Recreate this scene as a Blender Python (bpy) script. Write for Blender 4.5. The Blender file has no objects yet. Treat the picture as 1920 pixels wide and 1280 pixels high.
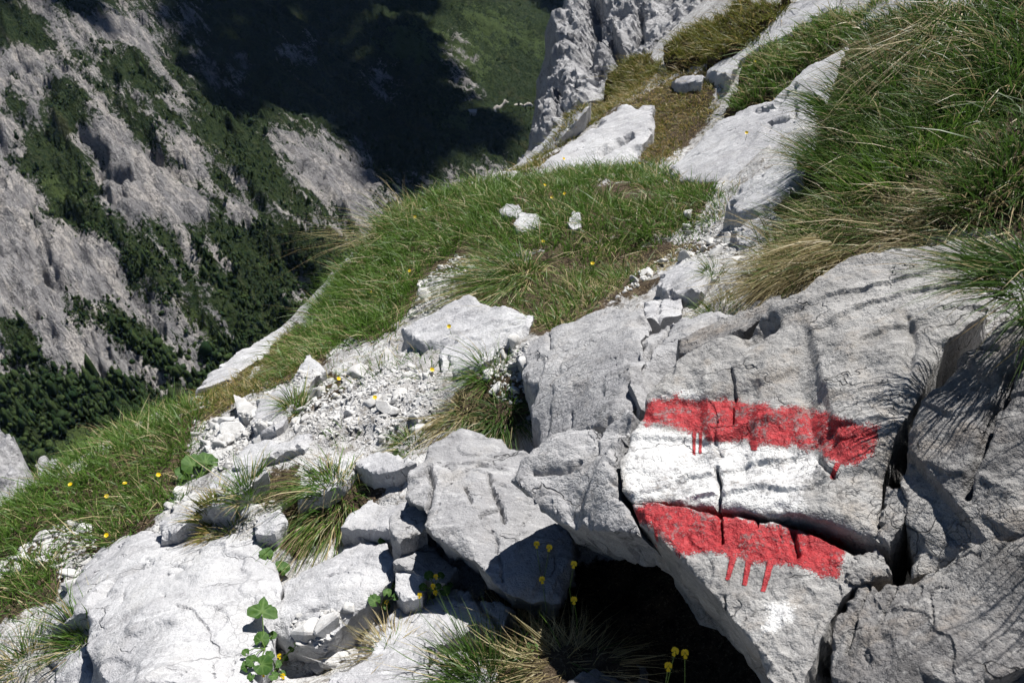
import bpy, bmesh, math, random
import numpy as np
from mathutils import Vector, Matrix
from mathutils.geometry import delaunay_2d_cdt
from mathutils.bvhtree import BVHTree
from mathutils.kdtree import KDTree

rng = np.random.default_rng(7)
random.seed(7)
scene = bpy.context.scene
COL = scene.collection

# ------------------------------------------------------------------ camera, sky, sun, exposure
CAM = np.array([0.0, 0.0, 1.6])
PITCH = math.radians(32.0)
LENS = 28.0
K = 18.0 / LENS
cd = bpy.data.cameras.new('camera')
cam = bpy.data.objects.new('camera', cd)
COL.objects.link(cam)
cam.location = CAM
cam.rotation_euler = (math.pi / 2 - PITCH, 0, 0)
cd.lens = LENS
cd.sensor_width = 36.0
cd.clip_start = 0.05
cd.clip_end = 20000
cd.dof.use_dof = True
cd.dof.focus_distance = 2.3
cd.dof.aperture_fstop = 10.0
scene.camera = cam

SUN = np.array([0.28, 0.35, 0.89])
SUN = SUN / np.linalg.norm(SUN)
world = bpy.data.worlds.new('World')
scene.world = world
world.use_nodes = True
wn = world.node_tree.nodes
sky = wn.new('ShaderNodeTexSky')
sky.sky_type = 'NISHITA'
sky.sun_disc = False
sky.sun_elevation = math.asin(SUN[2])
sky.sun_rotation = math.atan2(SUN[0], SUN[1])
sky.altitude = 2000
sky.air_density = 0.7
sky.dust_density = 0.1
wn['Background'].inputs[1].default_value = 0.05
world.node_tree.links.new(sky.outputs[0], wn['Background'].inputs[0])
sd = bpy.data.lights.new('sun', 'SUN')
sd.energy = 5.0
sd.angle = math.radians(0.5)
sd.color = (1.0, 0.965, 0.92)
sun = bpy.data.objects.new('sun', sd)
COL.objects.link(sun)
sun.rotation_euler = Vector(SUN).to_track_quat('Z', 'Y').to_euler()
sun.location = (20, 10, 60)
scene.view_settings.view_transform = 'Standard'
scene.view_settings.look = 'None'
scene.view_settings.exposure = 0.65
scene.view_settings.gamma = 1.0
scene.render.engine = 'CYCLES'
scene.cycles.use_denoising = True
scene.cycles.max_bounces = 3
scene.cycles.diffuse_bounces = 1
scene.cycles.adaptive_threshold = 0.03
scene.cycles.transparent_max_bounces = 4

FW = np.array([0, math.cos(PITCH), -math.sin(PITCH)])
UP = np.array([0, math.sin(PITCH), math.cos(PITCH)])

def ray(u, v):
    """direction (forward component 1) through a point of the photograph"""
    X = (np.asarray(u, float) - 960) / 960 * K
    Y = -(np.asarray(v, float) - 640) / 960 * K
    return X[..., None] * np.array([1., 0, 0]) + Y[..., None] * UP + FW

def at(u, v, D):
    return CAM + ray(u, v) * np.asarray(D, float)[..., None]

def proj(P):
    q = np.asarray(P) - CAM
    w = q @ FW
    return np.stack([960 + q[..., 0] / w / K * 960, 640 - (q @ UP) / w / K * 960], -1)

# ------------------------------------------------------------------ numeric helpers
def _hash(i, j, k, seed):
    with np.errstate(over='ignore'):
        h = (i.astype(np.uint32) * np.uint32(374761393) + j.astype(np.uint32) * np.uint32(668265263)
             + k.astype(np.uint32) * np.uint32(2246822519) + np.uint32((seed * 3266489917) & 0xffffffff))
        h = (h ^ (h >> np.uint32(13))) * np.uint32(1274126177)
        h = (h ^ (h >> np.uint32(16))) * np.uint32(2654435761)
        h = h ^ (h >> np.uint32(15))
    return h.astype(np.float64) / 2147483648.0 - 1.0

def vnoise(p, seed=0):
    p = np.asarray(p, float)
    i = np.floor(p)
    f = p - i
    u = f * f * f * (f * (f * 6 - 15) + 10)
    i = i.astype(np.int64)
    r = 0
    for dx in (0, 1):
        wx = u[:, 0] if dx else 1 - u[:, 0]
        for dy in (0, 1):
            wy = u[:, 1] if dy else 1 - u[:, 1]
            for dz in (0, 1):
                wz = u[:, 2] if dz else 1 - u[:, 2]
                r = r + wx * wy * wz * _hash(i[:, 0] + dx, i[:, 1] + dy, i[:, 2] + dz, seed)
    return r

def fbm(p, seed=0, octaves=4, gain=0.5):
    p = np.asarray(p, float)
    r = 0
    a = 1.0
    for o in range(octaves):
        r = r + a * vnoise(p * (2.03 ** o) + 17.3 * o, seed + o)
        a *= gain
    return r

class TPS:
    def __init__(self, xy, z, lam=0.0):
        self.c = np.asarray(xy, float)
        n = len(self.c)
        A = np.zeros((n + 3, n + 3))
        A[:n, :n] = self.k(self.c, self.c) + lam * np.eye(n)
        A[:n, n] = 1
        A[:n, n + 1:] = self.c
        A[n, :n] = 1
        A[n + 1:, :n] = self.c.T
        self.w = np.linalg.solve(A, np.concatenate([np.asarray(z, float), np.zeros(3)]))
    @staticmethod
    def k(a, b):
        d2 = ((a[:, None, :] - b[None]) ** 2).sum(-1)
        return d2 * np.log(d2 + 1e-12) * 0.5
    def __call__(self, xy):
        xy = np.asarray(xy, float)
        out = np.empty(len(xy))
        for s in range(0, len(xy), 40000):
            q = xy[s:s + 40000]
            out[s:s + 40000] = self.k(q, self.c) @ self.w[:-3] + self.w[-3] + q @ self.w[-2:]
        return out

def inside(P, poly):
    P = np.asarray(P, float)
    poly = np.asarray(poly, float)
    r = np.zeros(len(P), bool)
    j = len(poly) - 1
    for i in range(len(poly)):
        a, b = poly[i], poly[j]
        c = ((a[1] > P[:, 1]) != (b[1] > P[:, 1])) & (P[:, 0] < (b[0] - a[0]) * (P[:, 1] - a[1]) / (b[1] - a[1] + 1e-15) + a[0])
        r ^= c
        j = i
    return r

def seg_dist(P, line, closed=False):
    P = np.asarray(P, float)
    L = np.asarray(line, float)
    if closed:
        L = np.vstack([L, L[:1]])
    best = np.full(len(P), 1e9)
    for a, b in zip(L[:-1], L[1:]):
        ab = b - a
        dx, dy = P[:, 0] - a[0], P[:, 1] - a[1]
        t = np.clip((dx * ab[0] + dy * ab[1]) / (ab @ ab + 1e-15), 0, 1)
        best = np.minimum(best, (dx - t * ab[0]) ** 2 + (dy - t * ab[1]) ** 2)
    return np.sqrt(best)

def near_dist(P, Q):
    """distance from each P to the nearest of a dense row of points Q"""
    kd = KDTree(len(Q))
    for i, q in enumerate(Q):
        kd.insert((q[0], q[1], 0), i)
    kd.balance()
    return np.array([kd.find((x, y, 0))[2] for x, y in P])

def sdf(P, poly):
    d = seg_dist(P, poly, True)
    return np.where(inside(P, poly), d, -d)

def zoomed(pts, ox, oy, s):
    return [(ox + x / s, oy + y / s) for x, y in pts]

# ------------------------------------------------------------------ object helpers
def tag(o, label=None, cat=None, group=None, kind=None):
    if label: o['label'] = label
    if cat: o['category'] = cat
    if group: o['group'] = group
    if kind: o['kind'] = kind
    return o

def link(name, me, mat=None, parent=None, loc=None):
    o = bpy.data.objects.new(name, me)
    COL.objects.link(o)
    if mat is not None and me is not None and not me.materials:
        me.materials.append(mat)
    if parent is not None:
        o.parent = parent
    if loc is not None:
        o.location = loc
    return o

def tri_mesh(name, V, T, attrs=None, smooth=True, sharp=None):
    V = np.ascontiguousarray(V, np.float32)
    T = np.ascontiguousarray(T, np.int32)
    me = bpy.data.meshes.new(name)
    me.vertices.add(len(V))
    me.vertices.foreach_set('co', V.ravel())
    k = T.shape[1]
    me.loops.add(T.size)
    me.loops.foreach_set('vertex_index', T.ravel())
    me.polygons.add(len(T))
    me.polygons.foreach_set('loop_start', np.arange(0, T.size, k, dtype=np.int32))
    me.update(calc_edges=True)
    me.validate()
    me.polygons.foreach_set('use_smooth', np.full(len(me.polygons), smooth))
    for an, av in (attrs or {}).items():
        a = me.attributes.new(an, 'FLOAT', 'POINT')
        a.data.foreach_set('value', np.ascontiguousarray(av, np.float32))
    if sharp:
        me.set_sharp_from_angle(angle=math.radians(sharp))
    return me

def empty(name, loc, label=None, cat=None, group=None, kind=None):
    o = bpy.data.objects.new(name, None)
    COL.objects.link(o)
    o.location = loc
    o.empty_display_size = 0.05
    return tag(o, label, cat, group, kind)

# ------------------------------------------------------------------ materials
class NT:
    def __init__(self, name):
        self.m = bpy.data.materials.new(name)
        self.m.use_nodes = True
        self.t = self.m.node_tree
        self.t.nodes.clear()
        self.out = self.t.nodes.new('ShaderNodeOutputMaterial')
        self.pos = self.n('ShaderNodeNewGeometry').outputs['Position']
    def n(self, kind, ins=None, **kw):
        nd = self.t.nodes.new(kind)
        for k, v in kw.items():
            setattr(nd, k, v)
        for k, v in (ins or {}).items():
            if isinstance(v, bpy.types.NodeSocket):
                self.t.links.new(v, nd.inputs[k])
            else:
                nd.inputs[k].default_value = v
        return nd
    def noise(self, scale, detail=4, rough=0.55, vec=None, dist=0.0):
        return self.n('ShaderNodeTexNoise', {'Vector': vec or self.pos, 'Scale': scale, 'Detail': detail, 'Roughness': rough, 'Distortion': dist}).outputs['Fac']
    def vor(self, scale, feature='F1', vec=None, out='Distance', rnd=1.0):
        return self.n('ShaderNodeTexVoronoi', {'Vector': vec or self.pos, 'Scale': scale, 'Randomness': rnd}, feature=feature).outputs[out]
    def math(self, op, a, b=0.0, c=0.0, clamp=False):
        return self.n('ShaderNodeMath', {0: a, 1: b, 2: c}, operation=op, use_clamp=clamp).outputs[0]
    def ss(self, x, lo, hi):
        nd = self.n('ShaderNodeMapRange', {'Value': x, 'From Min': lo, 'From Max': hi}, interpolation_type='SMOOTHSTEP')
        return nd.outputs[0]
    def rng(self, x, lo, hi, a, b):
        return self.n('ShaderNodeMapRange', {'Value': x, 'From Min': lo, 'From Max': hi, 'To Min': a, 'To Max': b}).outputs[0]
    def mix(self, f, a, b):
        nd = self.n('ShaderNodeMix', data_type='RGBA')
        for sock, v in ((nd.inputs[0], f), (nd.inputs[6], a), (nd.inputs[7], b)):
            if isinstance(v, bpy.types.NodeSocket):
                self.t.links.new(v, sock)
            elif isinstance(v, (int, float)):
                sock.default_value = v
            else:
                sock.default_value = (*v, 1)
        return nd.outputs[2]
    def attr(self, name):
        return self.n('ShaderNodeAttribute', attribute_name=name).outputs['Fac']
    def bump(self, h, strength, dist, normal=None):
        ins = {'Height': h, 'Strength': strength, 'Distance': dist}
        if normal: ins['Normal'] = normal
        return self.n('ShaderNodeBump', ins).outputs[0]
    def scaled(self, sx, sy, sz, rot=(0, 0, 0)):
        return self.n('ShaderNodeMapping', {'Vector': self.pos, 'Scale': (sx, sy, sz), 'Rotation': rot}).outputs[0]
    def finish(self, col, rough=0.9, normal=None, spec=0.25, shader=None):
        if shader is None:
            ins = {'Base Color': col if isinstance(col, bpy.types.NodeSocket) else (*col, 1), 'Roughness': rough, 'Specular IOR Level': spec}
            if normal: ins['Normal'] = normal
            shader = self.n('ShaderNodeBsdfPrincipled', ins).outputs[0]
        self.t.links.new(shader, self.out.inputs['Surface'])
        return self.m

def limestone(name, light, dark, warm, s=1.0, lichen=0.3, paint=False, pits=0.5, bumpy=1.0, crackle=0.6, joints=0.5, stain=0.0):
    t = NT(name)
    big = t.noise(2.2 / s, 3, 0.6)
    mid = t.noise(13 / s, 4, 0.68)
    fine = t.noise(85 / s, 3, 0.7)
    grain = t.noise(380 / s, 1, 0.6)
    wob = t.n('ShaderNodeTexNoise', {'Vector': t.pos, 'Scale': 9 / s, 'Detail': 3, 'Roughness': 0.7})
    streak = t.noise(7 / s, 3, 0.65, vec=t.scaled(1.0, 3.6, 1.4, (0.5, 0.3, 0.6)), dist=1.2)
    base = t.mix(t.ss(big, 0.34, 0.66), dark, light)
    base = t.mix(t.math('MULTIPLY', t.ss(mid, 0.50, 0.70), 0.6), base, tuple(c * 0.74 for c in dark))
    base = t.mix(t.math('MULTIPLY', t.ss(streak, 0.55, 0.63), 0.5), base, tuple(min(0.8, c * 1.25) for c in light))
    base = t.mix(t.math('MULTIPLY', t.ss(wob.outputs['Fac'], 0.5, 0.72), lichen), base, warm)
    if stain:
        sv = t.n('ShaderNodeTexNoise', {'Vector': t.scaled(5.0, 5.0, 1.6), 'Scale': 1.0 / s, 'Detail': 4, 'Roughness': 0.65, 'Distortion': 0.8}).outputs['Fac']
        base = t.mix(t.math('MULTIPLY', t.ss(sv, 0.50, 0.66), stain), base, tuple(c * 0.38 for c in dark))
        base = t.mix(t.math('MULTIPLY', t.ss(sv, 0.44, 0.30), stain * 0.7), base, warm)
    vv = t.n('ShaderNodeVectorMath', {0: t.pos, 1: t.n('ShaderNodeVectorMath', {0: wob.outputs['Color'], 'Scale': 0.10 * s}, operation='SCALE').outputs[0]}, operation='ADD').outputs[0]
    # fine crackle and long joints
    cells = t.vor(26 / s, 'DISTANCE_TO_EDGE', vec=vv)
    crack = t.math('MULTIPLY', t.math('SUBTRACT', 1.0, t.ss(cells, 0.0, 0.035)), t.ss(big, 0.54, 0.62))
    jv = t.n('ShaderNodeMapping', {'Vector': vv, 'Scale': (1.0, 2.4, 1.3), 'Rotation': (0.4, 0.2, 0.5)}).outputs[0]
    jc = t.vor(3.4 / s, 'DISTANCE_TO_EDGE', vec=jv)
    joint = t.math('MULTIPLY', t.math('SUBTRACT', 1.0, t.ss(jc, 0.0, 0.014)), t.ss(t.noise(6 / s, 2), 0.53, 0.62))
    base = t.mix(t.math('MULTIPLY', crack, crackle), base, tuple(c * 0.25 for c in dark))
    base = t.mix(t.math('MULTIPLY', joint, joints), base, tuple(c * 0.10 for c in dark))
    pit = t.math('MULTIPLY', t.ss(t.math('ADD', fine, t.math('MULTIPLY', mid, 0.5)), 0.83, 0.95), pits)
    base = t.mix(pit, base, tuple(c * 0.38 for c in dark))
    base = t.mix(t.math('MULTIPLY', t.ss(fine, 0.45, 0.30), 0.5), base, tuple(min(0.85, c * 1.3) for c in light))
    base = t.mix(t.rng(grain, 0.3, 0.7, 0.0, 0.5), base, tuple(c * 0.6 for c in dark))
    h = t.math('ADD', t.math('MULTIPLY', mid, 1.3), t.math('ADD', t.math('MULTIPLY', fine, 0.55), t.math('MULTIPLY', grain, 0.16)))
    h = t.math('SUBTRACT', h, t.math('ADD', t.math('MULTIPLY', crack, 0.25), t.math('MULTIPLY', joint, 0.8)))
    rough = 0.9
    if paint:
        e1 = t.noise(60, 4, 0.75)
        edge = t.math('ADD', t.math('MULTIPLY', t.math('SUBTRACT', e1, 0.5), 40.0), t.math('MULTIPLY', t.math('SUBTRACT', grain, 0.5), 26.0))
        chip = t.ss(t.math('ADD', t.noise(120, 4, 0.8), t.math('MULTIPLY', t.math('SUBTRACT', mid, 0.5), 0.9)), 0.57, 0.62)
        red = t.ss(t.math('ADD', t.attr('red'), edge), 0.0, 2.5)
        red = t.math('MULTIPLY', red, t.math('SUBTRACT', 1.0, t.math('MULTIPLY', chip, 0.5)))
        drip = t.ss(t.math('ADD', t.attr('drip'), t.math('MULTIPLY', edge, 0.10)), -0.8, 0.8)
        red = t.math('MAXIMUM', red, drip)
        white = t.ss(t.math('ADD', t.attr('white'), t.math('MULTIPLY', edge, 1.5)), -4.0, 10.0)
        white = t.math('MULTIPLY', white, t.math('SUBTRACT', 1.0, t.math('MULTIPLY', chip, 0.8)))
        wcol = t.mix(t.ss(t.math('ADD', t.math('MULTIPLY', mid, 0.6), t.math('MULTIPLY', e1, 0.4)), 0.42, 0.64), (0.70, 0.70, 0.69), (0.36, 0.36, 0.375))
        rcol = t.mix(t.ss(e1, 0.38, 0.66), (0.40, 0.026, 0.032), (0.24, 0.013, 0.018))
        rcol = t.mix(t.math('MULTIPLY', t.ss(fine, 0.52, 0.66), 0.45), rcol, (0.46, 0.075, 0.08))
        rcol = t.mix(t.math('MULTIPLY', t.ss(mid, 0.56, 0.7), 0.5), rcol, (0.13, 0.012, 0.013))
        base = t.mix(t.math('MULTIPLY', white, 0.92), base, wcol)
        base = t.mix(t.math('MULTIPLY', red, 0.97), base, rcol)
        rough = t.rng(red, 0, 1, 0.9, 0.55)
        h = t.math('ADD', h, t.math('ADD', t.math('MULTIPLY', red, 0.10), t.math('MULTIPLY', drip, 0.25)))
    return t.finish(base, rough, t.bump(h, 0.95 * bumpy, 0.014 * s))

def grass_mat(name, greens, straw):
    t = NT(name)
    r = t.attr('shade')
    dry = t.attr('dry')
    tip = t.attr('tip')
    g = t.mix(r, greens[0], greens[1])
    g = t.mix(t.math('MULTIPLY', t.math('POWER', tip, 2.0), 0.4), g, greens[2])
    s = t.mix(r, straw[0], straw[1])
    col = t.mix(dry, g, s)
    p = t.n('ShaderNodeBsdfPrincipled', {'Base Color': col, 'Roughness': 0.45, 'Specular IOR Level': 0.35}).outputs[0]
    tr = t.n('ShaderNodeBsdfTranslucent', {'Color': col}).outputs[0]
    return t.finish(None, shader=t.n('ShaderNodeMixShader', {0: 0.38, 1: p, 2: tr}).outputs[0])

def plain(name, col, rough=0.7, spec=0.3, var=0.0, scale=30, trans=0.0):
    t = NT(name)
    c = col
    if var:
        c = t.mix(t.noise(scale, 4), tuple(x * (1 - var) for x in col), tuple(min(1, x * (1 + var)) for x in col))
    if trans:
        ins = {'Base Color': c if not isinstance(c, tuple) else (*c, 1), 'Roughness': rough, 'Specular IOR Level': spec}
        p = t.n('ShaderNodeBsdfPrincipled', ins).outputs[0]
        tr = t.n('ShaderNodeBsdfTranslucent', {'Color': ins['Base Color']}).outputs[0]
        return t.finish(None, shader=t.n('ShaderNodeMixShader', {0: trans, 1: p, 2: tr}).outputs[0])
    return t.finish(c, rough, spec=spec)

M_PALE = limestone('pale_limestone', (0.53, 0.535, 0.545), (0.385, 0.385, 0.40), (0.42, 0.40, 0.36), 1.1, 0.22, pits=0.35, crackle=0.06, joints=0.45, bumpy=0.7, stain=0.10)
M_MID = limestone('grey_limestone', (0.43, 0.43, 0.435), (0.28, 0.28, 0.29), (0.35, 0.32, 0.28), 0.9, 0.35, pits=0.55, bumpy=0.9, crackle=0.2, stain=0.22)
M_PAINT = limestone('painted_limestone', (0.42, 0.415, 0.405), (0.275, 0.27, 0.265), (0.34, 0.29, 0.235), 0.8, 0.55, paint=True, pits=0.7, bumpy=1.0, crackle=0.45, joints=0.3, stain=0.30)
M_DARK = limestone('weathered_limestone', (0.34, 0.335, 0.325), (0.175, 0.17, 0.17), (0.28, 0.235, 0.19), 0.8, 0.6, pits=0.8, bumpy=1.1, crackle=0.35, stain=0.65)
M_CRAG = limestone('crag_limestone', (0.50, 0.50, 0.51), (0.27, 0.27, 0.28), (0.36, 0.35, 0.34), 2.0, 0.3, pits=0.9, bumpy=1.3)
M_STONE = limestone('scree_limestone', (0.66, 0.66, 0.65), (0.45, 0.445, 0.435), (0.50, 0.46, 0.40), 0.10, 0.4, pits=0.35, bumpy=0.6, crackle=0.0, joints=0.0)
M_GRASS = grass_mat('grass_blade', [(0.026, 0.075, 0.010), (0.095, 0.190, 0.022), (0.21, 0.32, 0.065)], [(0.30, 0.22, 0.10), (0.56, 0.47, 0.28)])
M_DGRASS = grass_mat('dark_grass_blade', [(0.017, 0.050, 0.009), (0.058, 0.122, 0.018), (0.15, 0.23, 0.05)], [(0.28, 0.20, 0.10), (0.54, 0.45, 0.27)])
M_MOSS = grass_mat('short_turf_blade', [(0.07, 0.095, 0.018), (0.16, 0.165, 0.03), (0.24, 0.22, 0.06)], [(0.30, 0.21, 0.07), (0.48, 0.36, 0.16)])

# ------------------------------------------------------------------ near hillside: a height field through surveyed points
HC = [(960,1280,1.72),(700,1280,1.80),(500,1280,1.88),(250,1280,2.1),(0,1280,2.2),(0,1100,2.7),(0,960,3.3),(200,850,3.4),(380,742,4.0),(560,605,4.8),
      (640,510,5.1),(705,440,5.4),(800,380,5.9),(940,332,6.4),(1300,300,5.0),(1300,450,3.6),(1200,550,3.0),(1000,650,2.75),(800,800,2.55),(620,760,3.05),
      (450,900,2.6),(690,985,2.28),(850,1150,1.95),(800,500,4.2),(1000,450,3.9),(500,720,3.7),(1150,420,4.0),
      (1500,200,5.0),(1300,60,7.8),(1180,170,7.5),(1060,250,7.2),(1650,60,4.4),(1850,100,2.9),(1600,350,2.7),(1800,330,2.15),(1900,250,2.2),
      (1200,1260,1.66),(1000,1050,2.15),(1120,1130,1.97),(1000,1230,1.70),(1420,480,2.55),
      (560,1230,1.99),(530,1100,2.20),(640,1000,2.32),(740,1050,2.17),(450,1260,1.95),(150,1200,2.24),(330,1150,2.12),(600,1085,2.14),(420,1000,2.46),(180,1080,2.62),(560,960,2.36),(770,940,2.26)]
HP = at(np.array([c[0] for c in HC]), np.array([c[1] for c in HC]), np.array([c[2] for c in HC]))
XC = np.array([(.35,1.1,.0),(.5,.75,.0),(.8,.9,.20),(.45,1.5,.12),(.85,1.45,.45),(1.1,1.6,.75),(1.4,1.2,1.0),(.9,2.0,.55),(2.2,1.5,1.5),(2.6,3.0,1.45),(3.2,6.0,1.5),(3.0,9.5,.9),
               (-3.2,1.5,-1.9),(-4.5,2.5,-3.4),(-3.2,3.4,-2.3),(-3.4,5.0,-3.6),(-2.4,5.5,-2.6),(-2.2,7.5,-3.8),(-.9,7.2,-1.9),(-.8,9.5,-3.6),(.5,9.0,-1.4),(.9,12,-2.4),(2.2,12,-.9),(-6,5,-6.),(-4,9,-7.),(-1,13,-6.),(-1.8,.4,-.75),(0,.3,.1),(1.0,.2,.5),(1.16,.98,.90)])
HA = np.vstack([HP, XC])
hill_tps = TPS(HA[:, :2], HA[:, 2], lam=0.002)
gx = np.concatenate([np.arange(-8.0, -2.6, 0.09), np.arange(-2.6, 1.4, 0.017), np.arange(1.4, 5.0, 0.06)])
gy = np.concatenate([np.arange(-1.2, 0.8, 0.09), np.arange(0.8, 3.6, 0.017), np.arange(3.6, 7.0, 0.035), np.arange(7.0, 14.0, 0.10)])
GXX, GYY = np.meshgrid(gx, gy)
gp = np.stack([GXX.ravel(), GYY.ravel()], 1)
gz = hill_tps(gp)
gp3 = np.column_stack([gp, np.zeros(len(gp))])
ledge = (gp[:, 0] * 0.8 - gp[:, 1] * 0.6) / 0.16 + 1.1 * fbm(gp3 * 2.6, 6, 3)
fr = ledge - np.floor(ledge)
gz = gz + 0.03 * fbm(gp3 * 2.2, 3, 3) + 0.010 * (1 - 2 * np.abs(fbm(gp3 * 8, 4, 4))) + 0.022 * (np.clip(fr / 0.85, 0, 1) - np.clip((fr - 0.85) / 0.15, 0, 1) - 0.5)
HZ = gz.reshape(GXX.shape)

def hill(xy):
    xy = np.asarray(xy, float)
    i = np.clip(np.searchsorted(gx, xy[:, 0], 'right') - 1, 0, len(gx) - 2)
    j = np.clip(np.searchsorted(gy, xy[:, 1], 'right') - 1, 0, len(gy) - 2)
    a = np.clip((xy[:, 0] - gx[i]) / (gx[i + 1] - gx[i]), 0, 1)
    b = np.clip((xy[:, 1] - gy[j]) / (gy[j + 1] - gy[j]), 0, 1)
    return (HZ[j, i] * (1 - a) + HZ[j, i + 1] * a) * (1 - b) + (HZ[j + 1, i] * (1 - a) + HZ[j + 1, i + 1] * a) * b

TS = np.geomspace(0.7, 13.0, 420)
def hit(u, v, func=None, ts=TS):
    """where the sight lines through (u, v) first meet the hillside"""
    func = func or hill
    u = np.atleast_1d(np.asarray(u, float))
    v = np.atleast_1d(np.asarray(v, float))
    d = ray(u, v)
    P = CAM + d[:, None, :] * ts[None, :, None]
    gap = P[..., 2] - func(P[..., :2].reshape(-1, 2)).reshape(P.shape[:2])
    below = gap < 0
    first = np.where(below.any(1), below.argmax(1), 0)
    miss = ~below.any(1)
    rel = gap / ts[None]
    k = np.maximum(first, 1)
    r = np.arange(len(u))
    g0, g1 = gap[r, k - 1], gap[r, k]
    t = ts[k - 1] + (ts[k] - ts[k - 1]) * np.clip(g0 / (g0 - g1 + 1e-12), 0, 1)
    t = np.where(miss, ts[rel.argmin(1)], t)
    return CAM + d * t[:, None]

EARTH = [[(900,1120),(960,1100),(1080,1060),(1200,1020),(1400,1200),(1500,1320),(900,1320),(880,1230),(930,1180)],[(1090,520),(1240,455),(1340,455),(1300,485),(1190,540),(1080,620),(1020,655),(1000,640)],
         [(560,740),(600,700),(640,690),(640,730),(590,770)],[(880,560),(930,520),(1010,470),(1240,440),(1110,600),(1010,640)],[(560,660),(640,510),(860,350),(960,330),(1340,330),(1300,440),(1000,480),(800,520),(740,630)],
         [(-40,1060),(-40,960),(200,840),(380,740),(560,600),(620,665),(480,740),(370,800),(300,980),(180,1040)],[(-40,1080),(118,1040),(100,1135),(-40,1180)],[(1130,200),(1340,120),(1345,205),(1262,305),(1200,315)],
         [(1400,560),(1450,400),(1530,260),(1600,90),(2100,-60),(2100,500),(1800,440),(1640,460),(1500,550)],[(940,345),(1140,190),(1170,190),(1020,300)],[(480,900),(560,860),(560,940),(440,960)],[(560,890),(720,880),(700,960),(560,1050),(500,1010)],[(850,745),(895,705),(940,690),(985,695),(990,790),(940,828),(880,825),(856,790)]]
gpx = proj(np.column_stack([gp, gz]))
gpx = gpx + np.column_stack([fbm(gp3 * 6, 71, 3), fbm(gp3 * 6, 72, 3)]) * 14
em = np.full(len(gp), -50.0)
for q in EARTH:
    em = np.maximum(em, sdf(gpx, q))
def soil_mat():
    t = NT('stony_ground')
    big = t.noise(5, 3, 0.6)
    mid = t.noise(32, 4, 0.7)
    fine = t.noise(140, 2, 0.7)
    rock = t.mix(t.ss(big, 0.38, 0.64), (0.52, 0.52, 0.52), (0.36, 0.355, 0.35))
    rock = t.mix(t.math('MULTIPLY', t.ss(mid, 0.5, 0.62), 0.8), rock, (0.17, 0.155, 0.135))
    rock = t.mix(t.math('MULTIPLY', t.ss(fine, 0.5, 0.7), 0.5), rock, (0.22, 0.21, 0.20))
    soil = t.mix(t.ss(mid, 0.4, 0.65), (0.075, 0.055, 0.035), (0.030, 0.022, 0.016))
    soil = t.mix(t.math('MULTIPLY', t.ss(fine, 0.55, 0.66), 0.7), soil, (0.20, 0.16, 0.10))
    e = t.ss(t.math('ADD', t.attr('earth'), t.math('MULTIPLY', t.math('SUBTRACT', mid, 0.5), 50.0)), -4.0, 5.0)
    h = t.math('ADD', mid, t.math('MULTIPLY', fine, 0.4))
    return t.finish(t.mix(e, rock, soil), 0.95, t.bump(h, 0.9, 0.02), spec=0.15)
M_SOIL = soil_mat()
nx, ny = len(gx), len(gy)
idx = np.arange(nx * ny).reshape(ny, nx)
quads = np.stack([idx[:-1, :-1].ravel(), idx[:-1, 1:].ravel(), idx[1:, 1:].ravel(), idx[1:, :-1].ravel()], 1)
hs = link('hillside', tri_mesh('hillside', np.column_stack([gp, gz]), quads, {'earth': em}), M_SOIL)
tag(hs, 'steep stony hillside of soil and scree falling away to the left', kind='structure')

# ------------------------------------------------------------------ the valley and the mountainside across it
FC = [(0,0,1500),(0,300,1150),(0,600,850),(0,800,720),(150,880,640),(-300,600,900),(-300,0,1500),(350,740,800),(300,500,960),(200,200,1250),(450,420,1080),(480,640,900),(700,430,1150),(560,320,1260),
      (420,220,1420),(300,90,1600),(600,150,1750),(760,380,1300),(800,200,1800),(950,300,1500),(900,60,2300),(1000,200,1800),(1060,0,2700),(600,0,2300),(300,-60,2000),(1200,200,1900),(1300,0,2700)]
FP = at(np.array([c[0] for c in FC]), np.array([c[1] for c in FC]), np.array([c[2] for c in FC], float))
FX = np.array([(0,150,-520),(-250,100,-520),(300,200,-520),(600,800,-480),(900,2000,-300),(-1500,300,-300),(-2200,1500,150),(-1500,3000,200),(0,4200,250),(1500,4200,200),(-3000,4200,500),(-1200,0,-350.),(1500,400,-350)])
FA = np.vstack([FP, FX]) / 1000.0
far_tps = TPS(FA[:, :2], FA[:, 2] * 1.0, lam=0.0004)
def far_base(xy):
    return far_tps(np.asarray(xy) / 1000.0) * 1000.0
FTS = np.geomspace(250, 4200, 260)
def far_hit(u, v):
    return hit(u, v, far_base, FTS)
RIDGES = [([(-60,70),(0,88),(130,108),(190,165),(250,220),(330,300),(450,430),(560,530)],55,90),
          ([(60,-10),(190,110),(330,212),(480,312),(600,385),(700,445)],45,80),
          ([(-20,430),(130,470),(260,560),(390,690)],28,60),
          ([(170,250),(260,400),(420,560),(470,640)],26,55),
          ([(0,560),(60,620),(170,720)],22,45),
          ([(500,240),(600,300),(715,420)],34,70),
          ([(680,0),(760,120),(860,330)],40,110),
          ([(860,0),(940,60),(1040,120)],60,160)]
GULLY = [([(280,90),(420,230),(560,330),(720,430)],38,60),([(160,150),(300,300),(420,470),(540,600)],24,45),([(60,360),(160,480),(300,600),(380,700)],16,35),([(560,0),(640,150),(760,330)],40,110)]
RL = [(far_hit(*np.array(l, float).T)[:, :2], a, w) for l, a, w in RIDGES]
GL = [(far_hit(*np.array(l, float).T)[:, :2], a, w) for l, a, w in GULLY]
az = np.radians(np.concatenate([np.arange(-95, -44, 1.5), np.arange(-44, 14, 0.12), np.arange(14, 75, 1.5)]))
rad = np.geomspace(130, 5200, 420)
AZ, RR = np.meshgrid(az, rad)
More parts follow.
